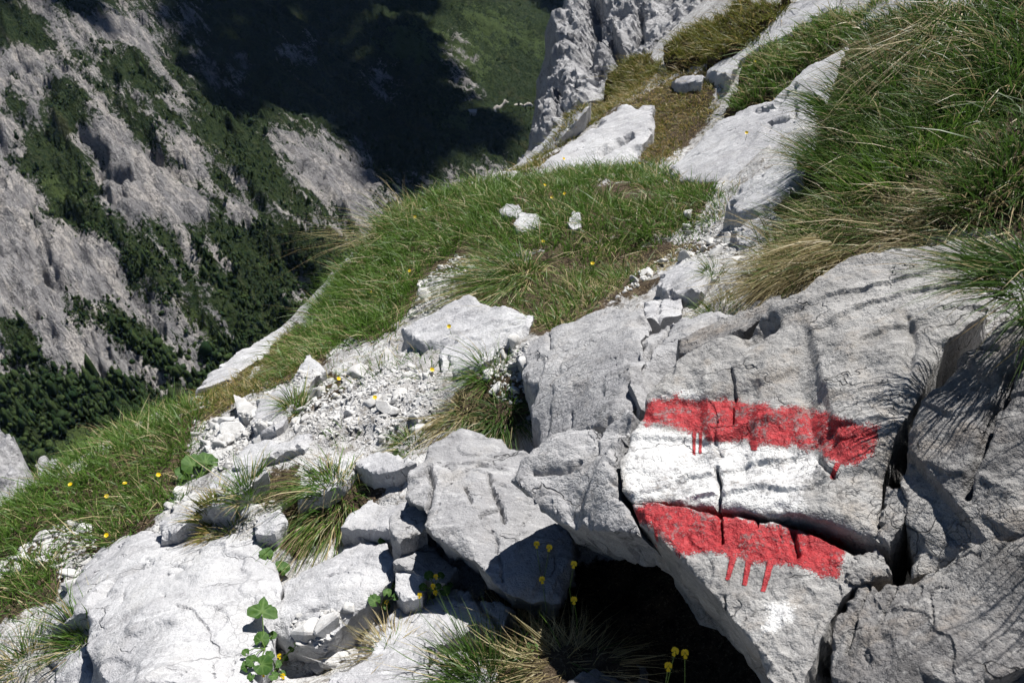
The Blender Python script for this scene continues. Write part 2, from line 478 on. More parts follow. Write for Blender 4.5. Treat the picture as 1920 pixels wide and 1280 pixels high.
fxy = np.stack([(RR * np.sin(AZ)).ravel(), (RR * np.cos(AZ)).ravel()], 1)
fz = far_base(fxy)
f3 = np.column_stack([fxy, np.zeros(len(fxy))])
warp = np.column_stack([fbm(f3 / 90, 21, 3), fbm(f3 / 90, 22, 3)]) * 28
for l, a, w in RL:
    d = seg_dist(fxy + warp, l)
    fz += a * np.exp(-d / w)
for l, a, w in GL:
    d = seg_dist(fxy + warp, l)
    fz -= a * np.exp(-d / w)
# fall-line flutes: ridged noise stretched down the slope
ca, sa = math.cos(math.radians(-47)), math.sin(math.radians(-47))
al = f3[:, 0] * ca + f3[:, 1] * sa
ac = -f3[:, 0] * sa + f3[:, 1] * ca
st = np.column_stack([(al + warp[:, 0]) / 230, (ac + warp[:, 1] * 0.6) / 44, np.zeros(len(al))])
flute = 1 - np.abs(fbm(st, 31, 4, 0.55))
fz += 20 * flute + 8 * (1 - np.abs(fbm(st * 2.7, 37, 3, 0.6))) + 6 * (1 - 2 * np.abs(fbm(f3 / 34, 33, 4, 0.6)))
FV = np.column_stack([fxy, fz])
fpx = proj(FV)
fn = np.column_stack([fbm(f3 / 55, 41, 4, 0.65), fbm(f3 / 55, 42, 4, 0.65)])
wpx = fpx + fn * 11 + np.column_stack([fbm(st * 2.2, 45, 3), fbm(st * 2.2, 46, 3)]) * 9
ROCKS_FAR = [
 [(50,-10),(85,-10),(115,20),(155,92),(130,100),(95,55)],
 [(140,20),(230,15),(290,50),(300,100),(322,130),(335,172),(300,150),(262,102),(205,92),(172,70),(150,80)],
 [(-40,90),(100,103),(145,142),(90,142),(82,200),(62,245),(50,230),(40,180),(15,150),(10,230),(-40,240)],
 [(-40,240),(20,210),(30,250),(25,330),(65,330),(82,380),(75,425),(150,440),(200,460),(232,520),(272,560),(240,590),(190,560),(130,600),(132,520),(112,500),(60,520),(20,570),(-40,590)],
 [(150,262),(182,215),(232,232),(300,290),(372,350),(402,400),(430,470),(400,470),(330,425),(300,500),(240,430),(200,400),(190,360),(160,320)],
 [(300,240),(340,240),(402,292),(402,352),(372,340),(322,292)],
 [(412,362),(500,360),(522,400),(500,445),(440,430)],
 [(500,240),(600,250),(640,280),(682,270),(692,332),(717,392),(692,442),(640,402),(560,342),(522,312)],
 [(270,560),(330,585),(382,640),(405,690),(370,690),(332,640),(292,600)],
 [(-40,590),(22,580),(28,690),(-40,695)],[(62,640),(130,600),(180,625),(202,650),(242,690),(305,728),(205,722),(72,702)],
 [(135,555),(190,560),(230,600),(180,600)],[(-40,742),(50,750),(92,778),(30,776),(-40,770)],
 [(372,100),(382,102),(412,150),(402,150)],[(432,165),(455,112),(460,125),(440,165)],[(338,18),(365,20),(370,55),(350,40)],
 [(705,140),(728,135),(738,165),(715,180)],[(780,330),(800,310),(815,380),(790,390)],[(835,345),(860,320),(860,380),(840,380)],[(900,330),(930,300),(960,330),(930,380),(900,370)],
 [(330,155),(345,152),(345,175),(332,178)],[(275,180),(320,178),(370,215),(350,222),(300,200)],[(535,85),(570,90),(565,120),(540,110)],
 [(738,330),(752,335),(756,380),(742,370)],[(530,530),(565,525),(570,560),(545,555)],[(600,400),(640,420),(650,445),(610,430)],[(440,460),(480,450),(520,480),(500,500)]]
rk = np.full(len(FV), -60.0)
for poly in ROCKS_FAR:
    rk = np.maximum(rk, sdf(wpx, poly))
rk = np.maximum(rk, sdf(wpx, [(-60,430),(200,450),(265,540),(335,590),(405,690),(300,728),(60,705),(-60,705)]))
FORESTS_FAR = [[(12,605),(45,600),(75,640),(80,692),(30,692)],[(135,550),(190,570),(260,605),(330,650),(378,708),(330,716),(260,672),(225,640),(170,602),(140,602)],
 [(205,462),(260,500),(330,560),(400,622),(470,645),(520,565),(560,525),(660,505),(700,452),(560,425),(480,405),(440,445),(380,425),(330,445),(280,435)],
 [(92,142),(140,150),(165,235),(150,262),(190,370),(200,420),(140,432),(90,402),(75,300),(80,200)],
 [(-60,705),(80,702),(300,728),(360,735),(330,810),(-60,930)],
 [(165,108),(205,104),(260,132),(310,190),(362,232),(480,330),(420,332),(330,252),(250,205),(190,165)],
 [(400,300),(480,330),(560,380),(640,430),(690,450),(600,452),(520,402),(420,342)]]
for poly in FORESTS_FAR:
    rk = np.minimum(rk, -sdf(wpx, poly))
# narrow scree chutes
CHUTES = [[(165,108),(190,140),(260,190),(330,250),(430,330),(560,420),(680,450)],[(140,150),(210,220),(300,330),(370,410),(430,500)],[(280,430),(330,520),(400,590),(440,640)],
          [(330,430),(390,560),(420,620)],[(265,0),(285,40),(305,60)],[(390,130),(410,170)],[(300,0),(320,50)],[(620,520),(660,540)],[(845,105),(880,180)],[(850,60),(880,110)]]
ch = np.full(len(FV), 1e3)
for l in CHUTES:
    ch = np.minimum(ch, seg_dist(wpx, l))
rk = np.maximum(rk, 7.0 - 1.3 * ch)
mead = np.full(len(FV), -60.0)
for poly in ([(870,20),(930,20),(1040,90),(1045,110),(985,100),(900,70)],[(800,50),(870,60),(920,110),(900,160),(840,120)],[(830,210),(880,200),(880,240),(840,240)],[(320,600),(360,570),(420,640),(400,650)],[(90,330),(140,340),(140,400),(105,400)],[(700,60),(780,40),(820,110),(740,110)],[(60,850),(150,800),(250,790),(150,880)]):
    mead = np.maximum(mead, sdf(wpx, poly))
out = (fpx[:, 0] < -60) | (fpx[:, 1] > 1000) | (fpx[:, 0] > 1350) | ((FV - CAM) @ FW < 50)
rk = np.where(out, 20 * fbm(f3 / 120, 51, 3) - 4, rk)
mead = np.where(out, 20 * fbm(f3 / 150, 52, 3) - 8, mead)

def far_mat():
    t = NT('mountainside')
    n1 = t.noise(0.035, 5, 0.72)
    n2 = t.noise(0.17, 4, 0.75)
    n4 = t.noise(0.7, 2, 0.7)
    rv = t.n('ShaderNodeMapping', {'Vector': t.pos, 'Rotation': (0, 0, math.radians(47))}).outputs[0]
    wv = t.n('ShaderNodeMapping', {'Vector': rv, 'Scale': (0.17, 1.0, 0.3)}).outputs[0]
    n3 = t.noise(0.05, 4, 0.7, vec=wv, dist=0.5)
    n5 = t.noise(0.22, 3, 0.7, vec=wv, dist=0.4)
    brk = t.math('ADD', t.math('MULTIPLY', t.math('SUBTRACT', n1, 0.5), 55.0), t.math('MULTIPLY', t.math('SUBTRACT', n2, 0.5), 85.0))
    brk = t.math('ADD', brk, t.math('ADD', t.math('MULTIPLY', t.math('SUBTRACT', n3, 0.5), 110.0), t.math('MULTIPLY', t.math('SUBTRACT', n5, 0.5), 55.0)))
    brk = t.math('ADD', brk, t.math('MULTIPLY', t.math('SUBTRACT', n4, 0.5), 40.0))
    m = t.ss(t.math('ADD', t.attr('rock'), brk), -0.5, 2.0)
    me = t.ss(t.math('ADD', t.attr('meadow'), brk), -4.0, 10.0)
    rock = t.mix(t.ss(n1, 0.35, 0.65), (0.34, 0.33, 0.325), (0.20, 0.196, 0.20))
    rock = t.mix(t.ss(n3, 0.48, 0.60), rock, (0.42, 0.395, 0.37))
    rock = t.mix(t.math('MULTIPLY', t.ss(n2, 0.52, 0.64), 0.7), rock, (0.13, 0.125, 0.13))
    rock = t.mix(t.math('MULTIPLY', t.ss(n4, 0.50, 0.66), 0.55), rock, (0.13, 0.13, 0.13))
    rock = t.mix(t.math('MULTIPLY', t.ss(n5, 0.50, 0.62), 0.7), rock, (0.15, 0.145, 0.15))
    veg = t.mix(t.ss(n2, 0.35, 0.62), (0.012, 0.024, 0.010), (0.036, 0.050, 0.019))
    veg = t.mix(t.math('MULTIPLY', t.ss(n3, 0.54, 0.66), 0.45), veg, (0.085, 0.085, 0.045))
    grs = t.mix(n2, (0.04, 0.062, 0.020), (0.075, 0.10, 0.036))
    col = t.mix(me, veg, grs)
    col = t.mix(m, col, rock)
    h = t.math('ADD', t.math('MULTIPLY', n1, 9.0), t.math('ADD', t.math('MULTIPLY', n2, 8.0), t.math('ADD', t.math('ADD', t.math('MULTIPLY', n3, 14.0), t.math('MULTIPLY', n5, 6.0)), t.math('MULTIPLY', n4, 2.5))))
    return t.finish(col, 1.0, t.bump(h, 1.0, 1.0), spec=0.05)
M_FAR = far_mat()
na, nr = len(az), len(rad)
idx = np.arange(na * nr).reshape(nr, na)
quads = np.stack([idx[:-1, :-1].ravel(), idx[:-1, 1:].ravel(), idx[1:, 1:].ravel(), idx[1:, :-1].ravel()], 1)
mt = link('mountainside', tri_mesh('mountainside', FV, quads, {'rock': rk, 'meadow': mead}), M_FAR)
tag(mt, 'gullied mountainside of pale rock and dark scrub across the valley', kind='structure')

# trees of the far wood: one mass
def tree_wood(n):
    cand = rng.integers(0, len(FV), n * 20)
    ok = ((rk[cand] < -1) | ((rk[cand] < 26) & (rng.random(len(cand)) < 0.07))) & (mead[cand] < 4) & ~out[cand] & (fpx[cand, 1] > -40) & (fpx[cand, 0] < 1150)
    d = np.linalg.norm(FV[cand] - CAM, axis=1)
    # more trees low on the slope and in clumps
    prob = np.where(fpx[cand, 1] > 420 , 1.0, 0.45) * (0.35 + 0.9 * (fbm(FV[cand] / 60, 61, 3) > -0.15))
    ok &= rng.random(len(cand)) < prob * np.clip(700 / d, 0.3, 1.2)
    pk = cand[ok][:n]
    P = FV[pk] + np.column_stack([rng.normal(0, 3, (len(pk), 2)), np.zeros(len(pk))])
    bm = bmesh.new()
    bmesh.ops.create_icosphere(bm, subdivisions=1, radius=1)
    iv = np.array([v.co[:] for v in bm.verts])
    it = np.array([[v.index for v in f.verts] for f in bm.faces])
    bm.free()
    R = np.exp(rng.normal(0.25, 0.42, len(P))) * np.where(fpx[pk, 1] > 640, 1.45, 1.0)
    con = rng.random(len(P)) < 0.55
    H = np.where(con, R * rng.uniform(1.6, 2.6, len(P)), R * rng.uniform(0.8, 1.3, len(P)))
    V = iv[None] * (1 + 0.2 * rng.normal(0, 1, (len(P), len(iv), 1)))
    taper = np.where(con[:, None], np.clip(0.75 - 0.55 * iv[None, :, 2], 0.1, 1.3), 1.0)
    V = np.stack([V[..., 0] * taper * R[:, None], V[..., 1] * taper * R[:, None], V[..., 2] * H[:, None]], -1)
    V += P[:, None, :] + np.array([0, 0, 1.0]) * (H[:, None, None] * 0.75)
    T = (it[None] + (np.arange(len(P)) * len(iv))[:, None, None]).reshape(-1, 3)
    sh = np.repeat(rng.random(len(P)), len(iv))
    return V.reshape(-1, 3), T, sh
def wood_mat():
    t = NT('far_foliage')
    n = t.noise(0.9, 4, 0.7)
    c = t.mix(t.attr('shade'), (0.012, 0.030, 0.010), (0.055, 0.080, 0.026))
    c = t.mix(t.ss(n, 0.5, 0.65), c, (0.010, 0.020, 0.009))
    return t.finish(c, 0.95, t.bump(n, 1.0, 1.5), spec=0.1)
V, T, sh = tree_wood(32000)
wd = link('far_wood', tri_mesh('far_wood', V, T, {'shade': sh}), wood_mat())
tag(wd, 'dark green scrub and trees covering the slopes across the valley', 'woodland', kind='stuff')

# a footpath and a hut far down in the valley
ftree = KDTree(len(FV))
for i in range(0, len(FV)):
    if 600 < fpx[i, 0] < 1150 and 100 < fpx[i, 1] < 400:
        ftree.insert((FV[i, 0], FV[i, 1], 0), i)
ftree.balance()
def far_ground(u, v):
    H = far_hit(np.array([float(u)]), np.array([float(v)]))[0]
    return FV[ftree.find((H[0], H[1], 0))[1]]
pth = [np.array(far_ground(u, v)) for u, v in ((1000,206),(975,212),(955,218),(938,224),(928,228),(931,238),(924,243))]
pth = np.array([p * (1 - k / 6) + q * (k / 6) for p, q in zip(pth[:-1], pth[1:]) for k in range(6)] + [pth[-1]])
pz = np.array([FV[ftree.find((p[0], p[1], 0))[1], 2] for p in pth]) + 5.0
tg = np.gradient(pth[:, :2], axis=0)
tg /= np.linalg.norm(tg, axis=1, keepdims=True) + 1e-9
nn = np.stack([-tg[:, 1], tg[:, 0]], 1) * 2.2
L_ = np.column_stack([pth[:, :2] + nn, pz])
R_ = np.column_stack([pth[:, :2] - nn, pz])
m_ = len(pth)
pq = np.array([(i, i + 1, m_ + i + 1, m_ + i) for i in range(m_ - 1)])
pl = np.vstack([L_, R_])
tag(link('path', tri_mesh('path', np.vstack([pl, pl - [0, 0, 6]]), np.vstack([pq, [(i, 2 * m_ + i, 2 * m_ + i + 1, i + 1) for i in range(m_ - 1)], [(m_ + i, m_ + i + 1, 3 * m_ + i + 1, 3 * m_ + i) for i in range(m_ - 1)]])), plain('pale_track', (0.34, 0.32, 0.29), 0.95, 0.1, 0.2, 0.1)), 'pale footpath winding through the dark valley wood', kind='structure')
hb = far_ground(886, 243)
he = empty('hut', hb, 'tiny pale hut in the dark wood left of the footpath', 'hut')
w_, l_, t_ = 5.0, 8.0, 9.0
hv = np.array([(x, y, z) for z in (-2.0, t_) for x, y in ((-l_, -w_), (l_, -w_), (l_, w_), (-l_, w_))] + [(-l_, 0, t_ + 4), (l_, 0, t_ + 4)])
link('wall', tri_mesh('wall', hv, np.array([(0,1,5),(0,5,4),(1,2,6),(1,6,5),(2,3,7),(2,7,6),(3,0,4),(3,4,7),(4,7,8),(5,9,6)]), smooth=False), plain('hut_wall', (0.45, 0.43, 0.40)), he)
rv = np.array([(x, y, z + dz) for dz in (0.3, 0.9) for x in (-l_ - 1, l_ + 1) for y, z in ((-w_ - 1, t_ - 0.8), (0, t_ + 4.2), (w_ + 1, t_ - 0.8))])
link('roof', tri_mesh('roof', rv, np.array([(0,1,4,3),(1,2,5,4),(6,9,10,7),(7,10,11,8),(0,3,9,6),(2,8,11,5),(0,6,7,1),(1,7,8,2),(3,4,10,9),(4,5,11,10)]), smooth=False), plain('hut_roof', (0.30, 0.29, 0.28)), he)

# ------------------------------------------------------------------ cumulus overhead (out of frame): its shade lies on the far slope
M_CLOUD = plain('cloud_white', (0.85, 0.85, 0.87), 1.0, 0.0)
def cloud(poly, n, label, seed):
    r = np.random.default_rng(seed)
    poly = np.array(poly, float)
    lo, hi = poly.min(0), poly.max(0)
    pts = []
    while len(pts) < n:
        q = r.uniform(lo, hi)
        if inside(q[None], poly)[0]:
            pts.append(q)
    P = far_hit(*np.array(pts).T)
    k = (4200.0 - P[:, 2]) / SUN[2]
    C = P + SUN * k[:, None]
    bm = bmesh.new()
    bmesh.ops.create_icosphere(bm, subdivisions=2, radius=1)
    iv = np.array([v.co[:] for v in bm.verts])
    it = np.array([[v.index for v in f.verts] for f in bm.faces])
    bm.free()
    R = r.uniform(40, 70, n)
    V = iv[None] * (1 + 0.25 * vnoise((iv[None] * 2 + np.arange(n)[:, None, None] * 7).reshape(-1, 3), seed).reshape(n, -1, 1)) * R[:, None, None]
    V = V * np.array([1, 1, 0.7]) + C[:, None] + np.array([0, 0, 1]) * r.uniform(-30, 60, n)[:, None, None]
    T = (it[None] + (np.arange(n) * len(iv))[:, None, None]).reshape(-1, 3)
    o = link('cloud', tri_mesh('cloud', V.reshape(-1, 3), T), M_CLOUD)
    tag(o, label, kind='structure')
cloud([(310,-60),(860,-60),(840,20),(790,60),(800,150),(880,225),(960,265),(960,320),(860,300),(780,330),(745,410),(690,290),(600,215),(520,225),(440,250),(390,190),(340,90)], 420, 'white cloud over the valley shading the middle of the far slope', 3)
cloud([(930,-60),(1150,-60),(1150,80),(1060,60),(1000,10)], 60, 'white cloud over the head of the valley', 4)
cloud([(-60,-60),(120,-60),(150,50),(175,112),(120,112),(60,80),(-60,72)], 100, 'small white cloud over the left shoulder of the far slope', 6)

# ------------------------------------------------------------------ rocks
ROCK_BVH = []
OUTLINE = {}
def rock(name, label, poly, pts=None, lift=0.03, R=0.03, thick=0.25, ext=None, res=0.0036, facet=0.02, nfacet=9, rough=0.004, rscale=9.0, mat=None, cracks=(), attrs=None,
         seed=None, jit=1.0, cat='rock', group=None, func=None, tilt=None, sharp=38, parent=None, grooves=0.5, ledge=0.015):
    poly = np.array(poly, float)
    seed = seed if seed is not None else int(abs(poly.sum())) % 9973
    r = np.random.default_rng(seed)
    if pts is None:
        H = (func or hit)(poly[:, 0], poly[:, 1])
    else:
        a = np.array(pts, float)
        H = at(a[:, 0], a[:, 1], a[:, 2])
    c = H.mean(0)
    uu, ss, vv = np.linalg.svd(H - c, full_matrices=False)
    nrm = vv[2]
    if pts is None or len(pts) > 3:
        pass
    if (nrm @ (CAM - c)) < 0:
        nrm = -nrm
    if pts is None:
        # keep some upward bias so that a slab lies on the slope and never folds away from view
        view = (CAM - c) / np.linalg.norm(CAM - c)
        if nrm @ view < 0.30:
            nrm = nrm + view * (0.34 - nrm @ view)
            nrm /= np.linalg.norm(nrm)
        c = c + nrm * lift
    if tilt is not None:
        nrm = nrm + np.array(tilt, float)
        nrm /= np.linalg.norm(nrm)
    e1 = np.cross([0, 1, 0], nrm); e1 /= np.linalg.norm(e1)
    e2 = np.cross(nrm, e1)
    # outline on the plane
    d = ray(poly[:, 0], poly[:, 1])
    den = d @ nrm
    tt = ((c - CAM) @ nrm) / den
    B = CAM + d * tt[:, None]
    b2 = np.stack([(B - c) @ e1, (B - c) @ e2], 1)
    area = 0.5 * np.sum(b2[:, 0] * np.roll(b2[:, 1], -1) - np.roll(b2[:, 0], -1) * b2[:, 1])
    if area < 0:
        b2 = b2[::-1]
    D = np.median(tt)
    st = res * D
    size = math.sqrt(abs(area))
    # finer, uneven outline
    fine = []
    for a, b in zip(b2, np.roll(b2, -1, 0)):
        k = max(1, int(np.linalg.norm(b - a) / (st * 1.3)))
        for s in range(k):
            fine.append(a + (b - a) * s / k)
    fine = np.array(fine)
    f3 = np.column_stack([fine * (3.2 / size), np.full(len(fine), seed * .37)])
    f3b = np.column_stack([fine * (14 / size), np.full(len(fine), seed * .37)])
    fine = fine + jit * size * (0.022 * np.column_stack([fbm(f3, 5, 3), fbm(f3, 9, 3)]) + 0.007 * np.column_stack([fbm(f3b, 5, 2), fbm(f3b, 9, 2)]))
    lo, hi = fine.min(0), fine.max(0)
    X, Y = np.meshgrid(np.arange(lo[0], hi[0], st), np.arange(lo[1], hi[1], st))
    g = np.stack([X.ravel(), Y.ravel()], 1)
    g += r.uniform(-.3, .3, g.shape) * st
    g = g[inside(g, fine)]
    de = near_dist(g, fine)
    g = g[de > st * 0.55]
    allp = np.vstack([fine, g])
    nb = len(fine)
    res_ = delaunay_2d_cdt([Vector(p) for p in allp], [(i, (i + 1) % nb) for i in range(nb)], [], 1, 1e-7)
    P2 = np.array([v[:] for v in res_[0]])
    T = np.array([f for f in res_[2] if len(f) == 3])
    # boundary order: from the mesh itself
    ed = {}
    for f in T:
        for i in range(3):
            ed[(f[i], f[(i + 1) % 3])] = 1
    nxt = {a: b for (a, b) in ed if (b, a) not in ed}
    loop = [next(iter(nxt))]
    while True:
        q = nxt.get(loop[-1])
        if q is None or q == loop[0] or len(loop) > len(nxt):
            break
        loop.append(q)
    # relief
    de = near_dist(P2, fine)
    Rr = min(R, size * 0.45)
    q = np.clip(1 - de / Rr, 0, 1)
    pe = np.column_stack([P2 * (7 / size), np.full(len(P2), seed * .19)])
    loc = np.clip(0.42 + 0.75 * fbm(pe, 19, 3), 0.12, 1.2)
    q = np.clip(1 - de / (Rr * loc), 0, 1)
    h = -Rr * loc * (0.30 * (1 - np.sqrt(np.clip(1 - q * q, 0, 1))) + 0.55 * q)
    if nfacet:
        cs = r.uniform(lo, hi, (nfacet, 2))
        gr = r.normal(0, facet * 2.2, (nfacet, 2))
        of = r.normal(0, facet * 0.25 * size, nfacet)
        hh = of[None] + ((P2[:, None] - cs[None]) * gr[None]).sum(-1) - 0.25 * facet / size * ((P2[:, None] - cs[None]) ** 2).sum(-1)
        h = h + np.max(hh, 1) - np.max(hh, 1).mean()
    p3 = np.column_stack([P2, np.full(len(P2), seed * 0.71)])
    h = h + facet * size * 0.8 * fbm(p3 * (2.2 / size), 11, 3)
    rf = fbm(p3 * rscale, 13, 5, 0.58)
    h = h + rough * (0.7 * rf + 0.8 * (0.5 - np.abs(fbm(p3 * rscale * 0.6, 14, 5, 0.6))))
    # bedding ledges
    th = r.uniform(0, 6.28)
    lg = (P2 @ np.array([math.cos(th), math.sin(th)])) / (0.30 * size) + 1.3 * fbm(p3 * (1.7 / size), 27, 3)
    fr = lg - np.floor(lg)
    h = h + ledge * size * (np.clip(fr / 0.9, 0, 1) - np.clip((fr - 0.9) / 0.1, 0, 1) - 0.5)
    # natural joints: thin dark furrows where a noise field crosses zero
    jn = np.abs(fbm(p3 * np.array([2.6, 1.5, 1]) / size, 15, 3))
    h = h - grooves * 0.02 * size ** 0.5 * np.exp(-(jn / 0.018) ** 2) * (fbm(p3 * 3 / size, 16, 2) > 0.12)
    if pts is not None and len(pts) > 3:
        a2 = np.stack([(H - c) @ e1, (H - c) @ e2], 1)
        h = h + TPS(a2, (H - c) @ nrm, lam=1e-4)(P2)
    W = c + P2[:, :1] * e1 + P2[:, 1:] * e2
    px = proj(W)
    for ck in cracks:
        line, w, dep = ck[:3]
        dd = seg_dist(px + 3 * np.column_stack([fbm(p3 * 40, 17, 2), fbm(p3 * 40, 18, 2)]), line)
        if len(ck) > 3:   # a step: one side of the line lower than the other
            L = np.array(line, float)
            t0 = L[-1] - L[0]
            side = (px - L[0]) @ np.array([-t0[1], t0[0]]) / np.linalg.norm(t0)
            h = h - dep * np.clip(0.5 + side / w, 0, 1) * np.exp(-np.maximum(dd - ck[3], 0) / (ck[3] * 0.6))
        else:
            h = h - dep * np.exp(-(dd / w) ** 2)
    W = W + h[:, None] * nrm
    # flanks and underside
    ex = np.array(ext if ext is not None else (0, 0, -1.0), float) * 1.0
    ex = ex / np.linalg.norm(ex)
    nr_ = 6
    ring = W[loop]
    cen = ring.mean(0)
    Vs = [W]
    prev = np.array(loop)
    base = len(W)
    F = [T]
    nl = len(loop)
    inw = (cen - ring) * 1.0
    for k in range(1, nr_ + 1):
        s = k / nr_
        rr = ring + ex * thick * s + inw * 0.10 * s * s
        n3 = rr * (8.0 / max(size, 0.3)) + seed
        rr = rr + np.column_stack([fbm(n3, 23, 3), fbm(n3, 24, 3), fbm(n3, 25, 3)]) * (0.05 * size * min(1, s * 2))
        Vs.append(rr)
        cur = base + np.arange(nl)
        base += nl
        pn, cn = np.roll(prev, -1), np.roll(cur, -1)
        F.append(np.stack([prev, cur, cn], 1))
        F.append(np.stack([prev, cn, pn], 1))
        prev = cur
    Vs.append((cen + ex * thick * 1.05)[None])
    F.append(np.stack([prev, np.full(nl, base), np.roll(prev, -1)], 1))
    V = np.vstack(Vs)
    T = np.vstack(F)
    at_ = None
    if attrs:
        px = proj(V)
        ups = np.concatenate([np.zeros(len(W)), np.ones(len(V) - len(W))])
        at_ = {k: np.maximum.reduce([sdf(px, p) for p in ps]) - ups * 0.0 for k, ps in attrs.items()}
    basept = np.array([cen[0], cen[1], V[:, 2].min()])
    ROCK_BVH.append((V, T))
    OUTLINE[label] = ring[:, :2]
    o = link(name, tri_mesh(name, V - basept, T, at_, True, sharp), mat or M_PALE, parent, basept)
    if parent is None:
        tag(o, label, cat, group, 'thing')
    return o

# ---- the painted block and what lies round it
Z4 = lambda l: zoomed(l, 1140, 700, 3.048)
RED = [Z4([(185,250),(200,200),(240,150),(330,145),(400,110),(440,155),(540,145),(680,145),(760,155),(830,175),(900,165),(950,205),(1010,180),(1100,190),(1160,205),(1260,225),(1370,260),(1440,290),(1550,300),(1545,370),(1510,470),(1440,520),(1330,515),(1300,530),(1230,480),(1190,430),(1130,440),(1060,410),(960,430),(900,400),(870,410),(840,440),(800,385),(700,390),(640,395),(600,400),(560,380),(545,345),(480,340),(400,325),(330,300),(260,290),(220,305)]),
       Z4([(130,760),(240,738),(330,738),(420,745),(480,770),(560,770),(640,785),(740,820),(840,830),(880,860),(1000,860),(1040,870),(1130,880),(1200,900),(1250,930),(1340,940),(1370,970),(1350,1010),(1340,1080),(1310,1165),(1220,1160),(1140,1130),(1050,1100),(960,1090),(870,1085),(800,1075),(700,1060),(650,1030),(560,1020),(480,1035),(410,1040),(350,980),(290,920),(240,870),(160,850)])]
DRIP = [Z4(q) for q in ([(482,330),(505,330),(500,468),(482,462)],[(520,330),(540,330),(535,462),(518,458)],[(1298,505),(1335,512),(1300,575),(1290,612),(1266,592)],[(805,380),(860,385),(850,440),(820,440)],
        [(698,1040),(738,1050),(692,1184),(670,1178)],[(788,1060),(824,1065),(792,1214),(766,1208)],[(912,1065),(954,1070),(898,1248),(873,1243)],[(262,880),(285,890),(290,1090),(278,1080)])]
WHITE = [Z4([(120,330),(190,290),(300,305),(480,340),(700,385),(900,395),(1100,435),(1205,450),(1225,540),(1140,640),(1120,760),(1090,815),(900,800),(640,780),(430,745),(300,715),(140,735),(95,640),(85,520)]),
         Z4([(120,740),(340,735),(460,760),(660,790),(900,830),(1090,850),(1110,900),(900,880),(640,830),(300,760),(140,790)]),Z4([(900,1330),(960,1290),(1090,1330),(1050,1420),(960,1480),(870,1500)]),Z4([(180,160),(420,90),(640,120),(560,160),(240,160),(190,200)])]
PA = {'red': RED, 'drip': DRIP, 'white': WHITE}
FACE = [(1190,950,1.555),(1640,800,1.44),(1300,600,1.93)]
EXT = (0.36, 0.27, -0.89)
rock('painted_rock', 'pale grey rock face painted with a red band over a worn white field',
     [(1200,778),(1212,738),(1255,692),(1300,655),(1345,632),(1392,612),(1448,568),(1505,548),(1545,510),(1600,482),(1700,455),(1795,440),(1850,470),(1850,580),(1768,648),(1725,735),(1685,810),(1650,895),(1645,996),(1590,984),(1500,968),(1420,962),(1345,950),(1240,938),(1190,938),(1170,925),(1163,870),(1180,812)],
     FACE + [(1190,790,1.74),(1500,900,1.42),(1430,700,1.70),(1700,520,1.73),(1800,460,1.76),(1650,900,1.38),(1400,880,1.545)],
     R=0.025, thick=0.42, ext=EXT, res=0.0020, facet=0.012, nfacet=10, rough=0.006, rscale=14, mat=M_PAINT, attrs=PA, grooves=0.35,
     cracks=[(Z4([(600,505),(612,560),(632,640),(625,775)]),4.5,0.028),(Z4([(700,-20),(715,60),(695,140),(700,230)]),3.5,0.012),(Z4([(1185,200),(1215,330),(1205,470)]),26,0.016,60),(Z4([(535,140),(560,260),(545,345)]),18,0.010,40),
             (Z4([(830,170),(815,300),(800,380)]),14,0.008,40),([(1525,660),(1540,720),(1560,790)],16,0.014,40),([(1395,625),(1445,600)],13,0.05),([(1700,600),(1715,650),(1700,700)],9,0.012),(Z4([(1200,470),(1250,550),(1290,610)]),4,0.014)], seed=101, jit=0.5)
rock('painted_rock', 'overhanging lower rock block painted with a red band and three drips',
     [(1187,952),(1245,946),(1345,961),(1420,972),(1500,984),(1590,1018),(1640,1040),(1630,1062),(1592,1092),(1565,1130),(1535,1200),(1505,1300),(1452,1300),(1420,1215),(1335,1112),(1255,1032),(1195,980)],
     FACE + [(1480,1250,1.19),(1590,1060,1.29),(1400,1050,1.36)], R=0.018, thick=0.36, ext=EXT, res=0.0021, facet=0.012, nfacet=8, rough=0.006, rscale=16, mat=M_PAINT, attrs=PA, grooves=0.3,
     cracks=[(Z4([(636,785),(650,900),(655,965)]),3.5,0.016),(Z4([(842,815),(848,875)]),3,0.012),(Z4([(1052,875),(1050,940),(1075,1010)]),6,0.018),([(1358,1120),(1362,1150)],2.5,0.01)], seed=102, jit=0.5)
rock('rock_nose', 'rounded grey rock nose jutting left over the dark hollow',
     [(956,904),(985,862),(1035,822),(1062,806),(1095,795),(1124,806),(1150,785),(1180,765),(1190,785),(1172,815),(1156,870),(1162,930),(1182,955),(1192,992),(1150,985),(1110,972),(1065,952),(1000,930)],
     [(960,905,1.76),(1095,798,1.86),(1180,770,1.80),(1190,985,1.52),(1060,850,1.74),(1060,945,1.68),(1120,900,1.64)], R=0.03, thick=0.25, ext=(0.45, 0.34, -0.82), res=0.0024, facet=0.03, nfacet=8, rough=0.006, rscale=14, mat=M_MID,
     cracks=[([(1000,886),(1050,880),(1085,862)],3.5,0.016),([(1122,812),(1118,845),(1090,872)],3,0.012),([(1145,850),(1120,895),(1095,915)],20,0.03,45),([(1030,930),(1034,955)],2.5,0.01)], seed=103, jit=0.6)
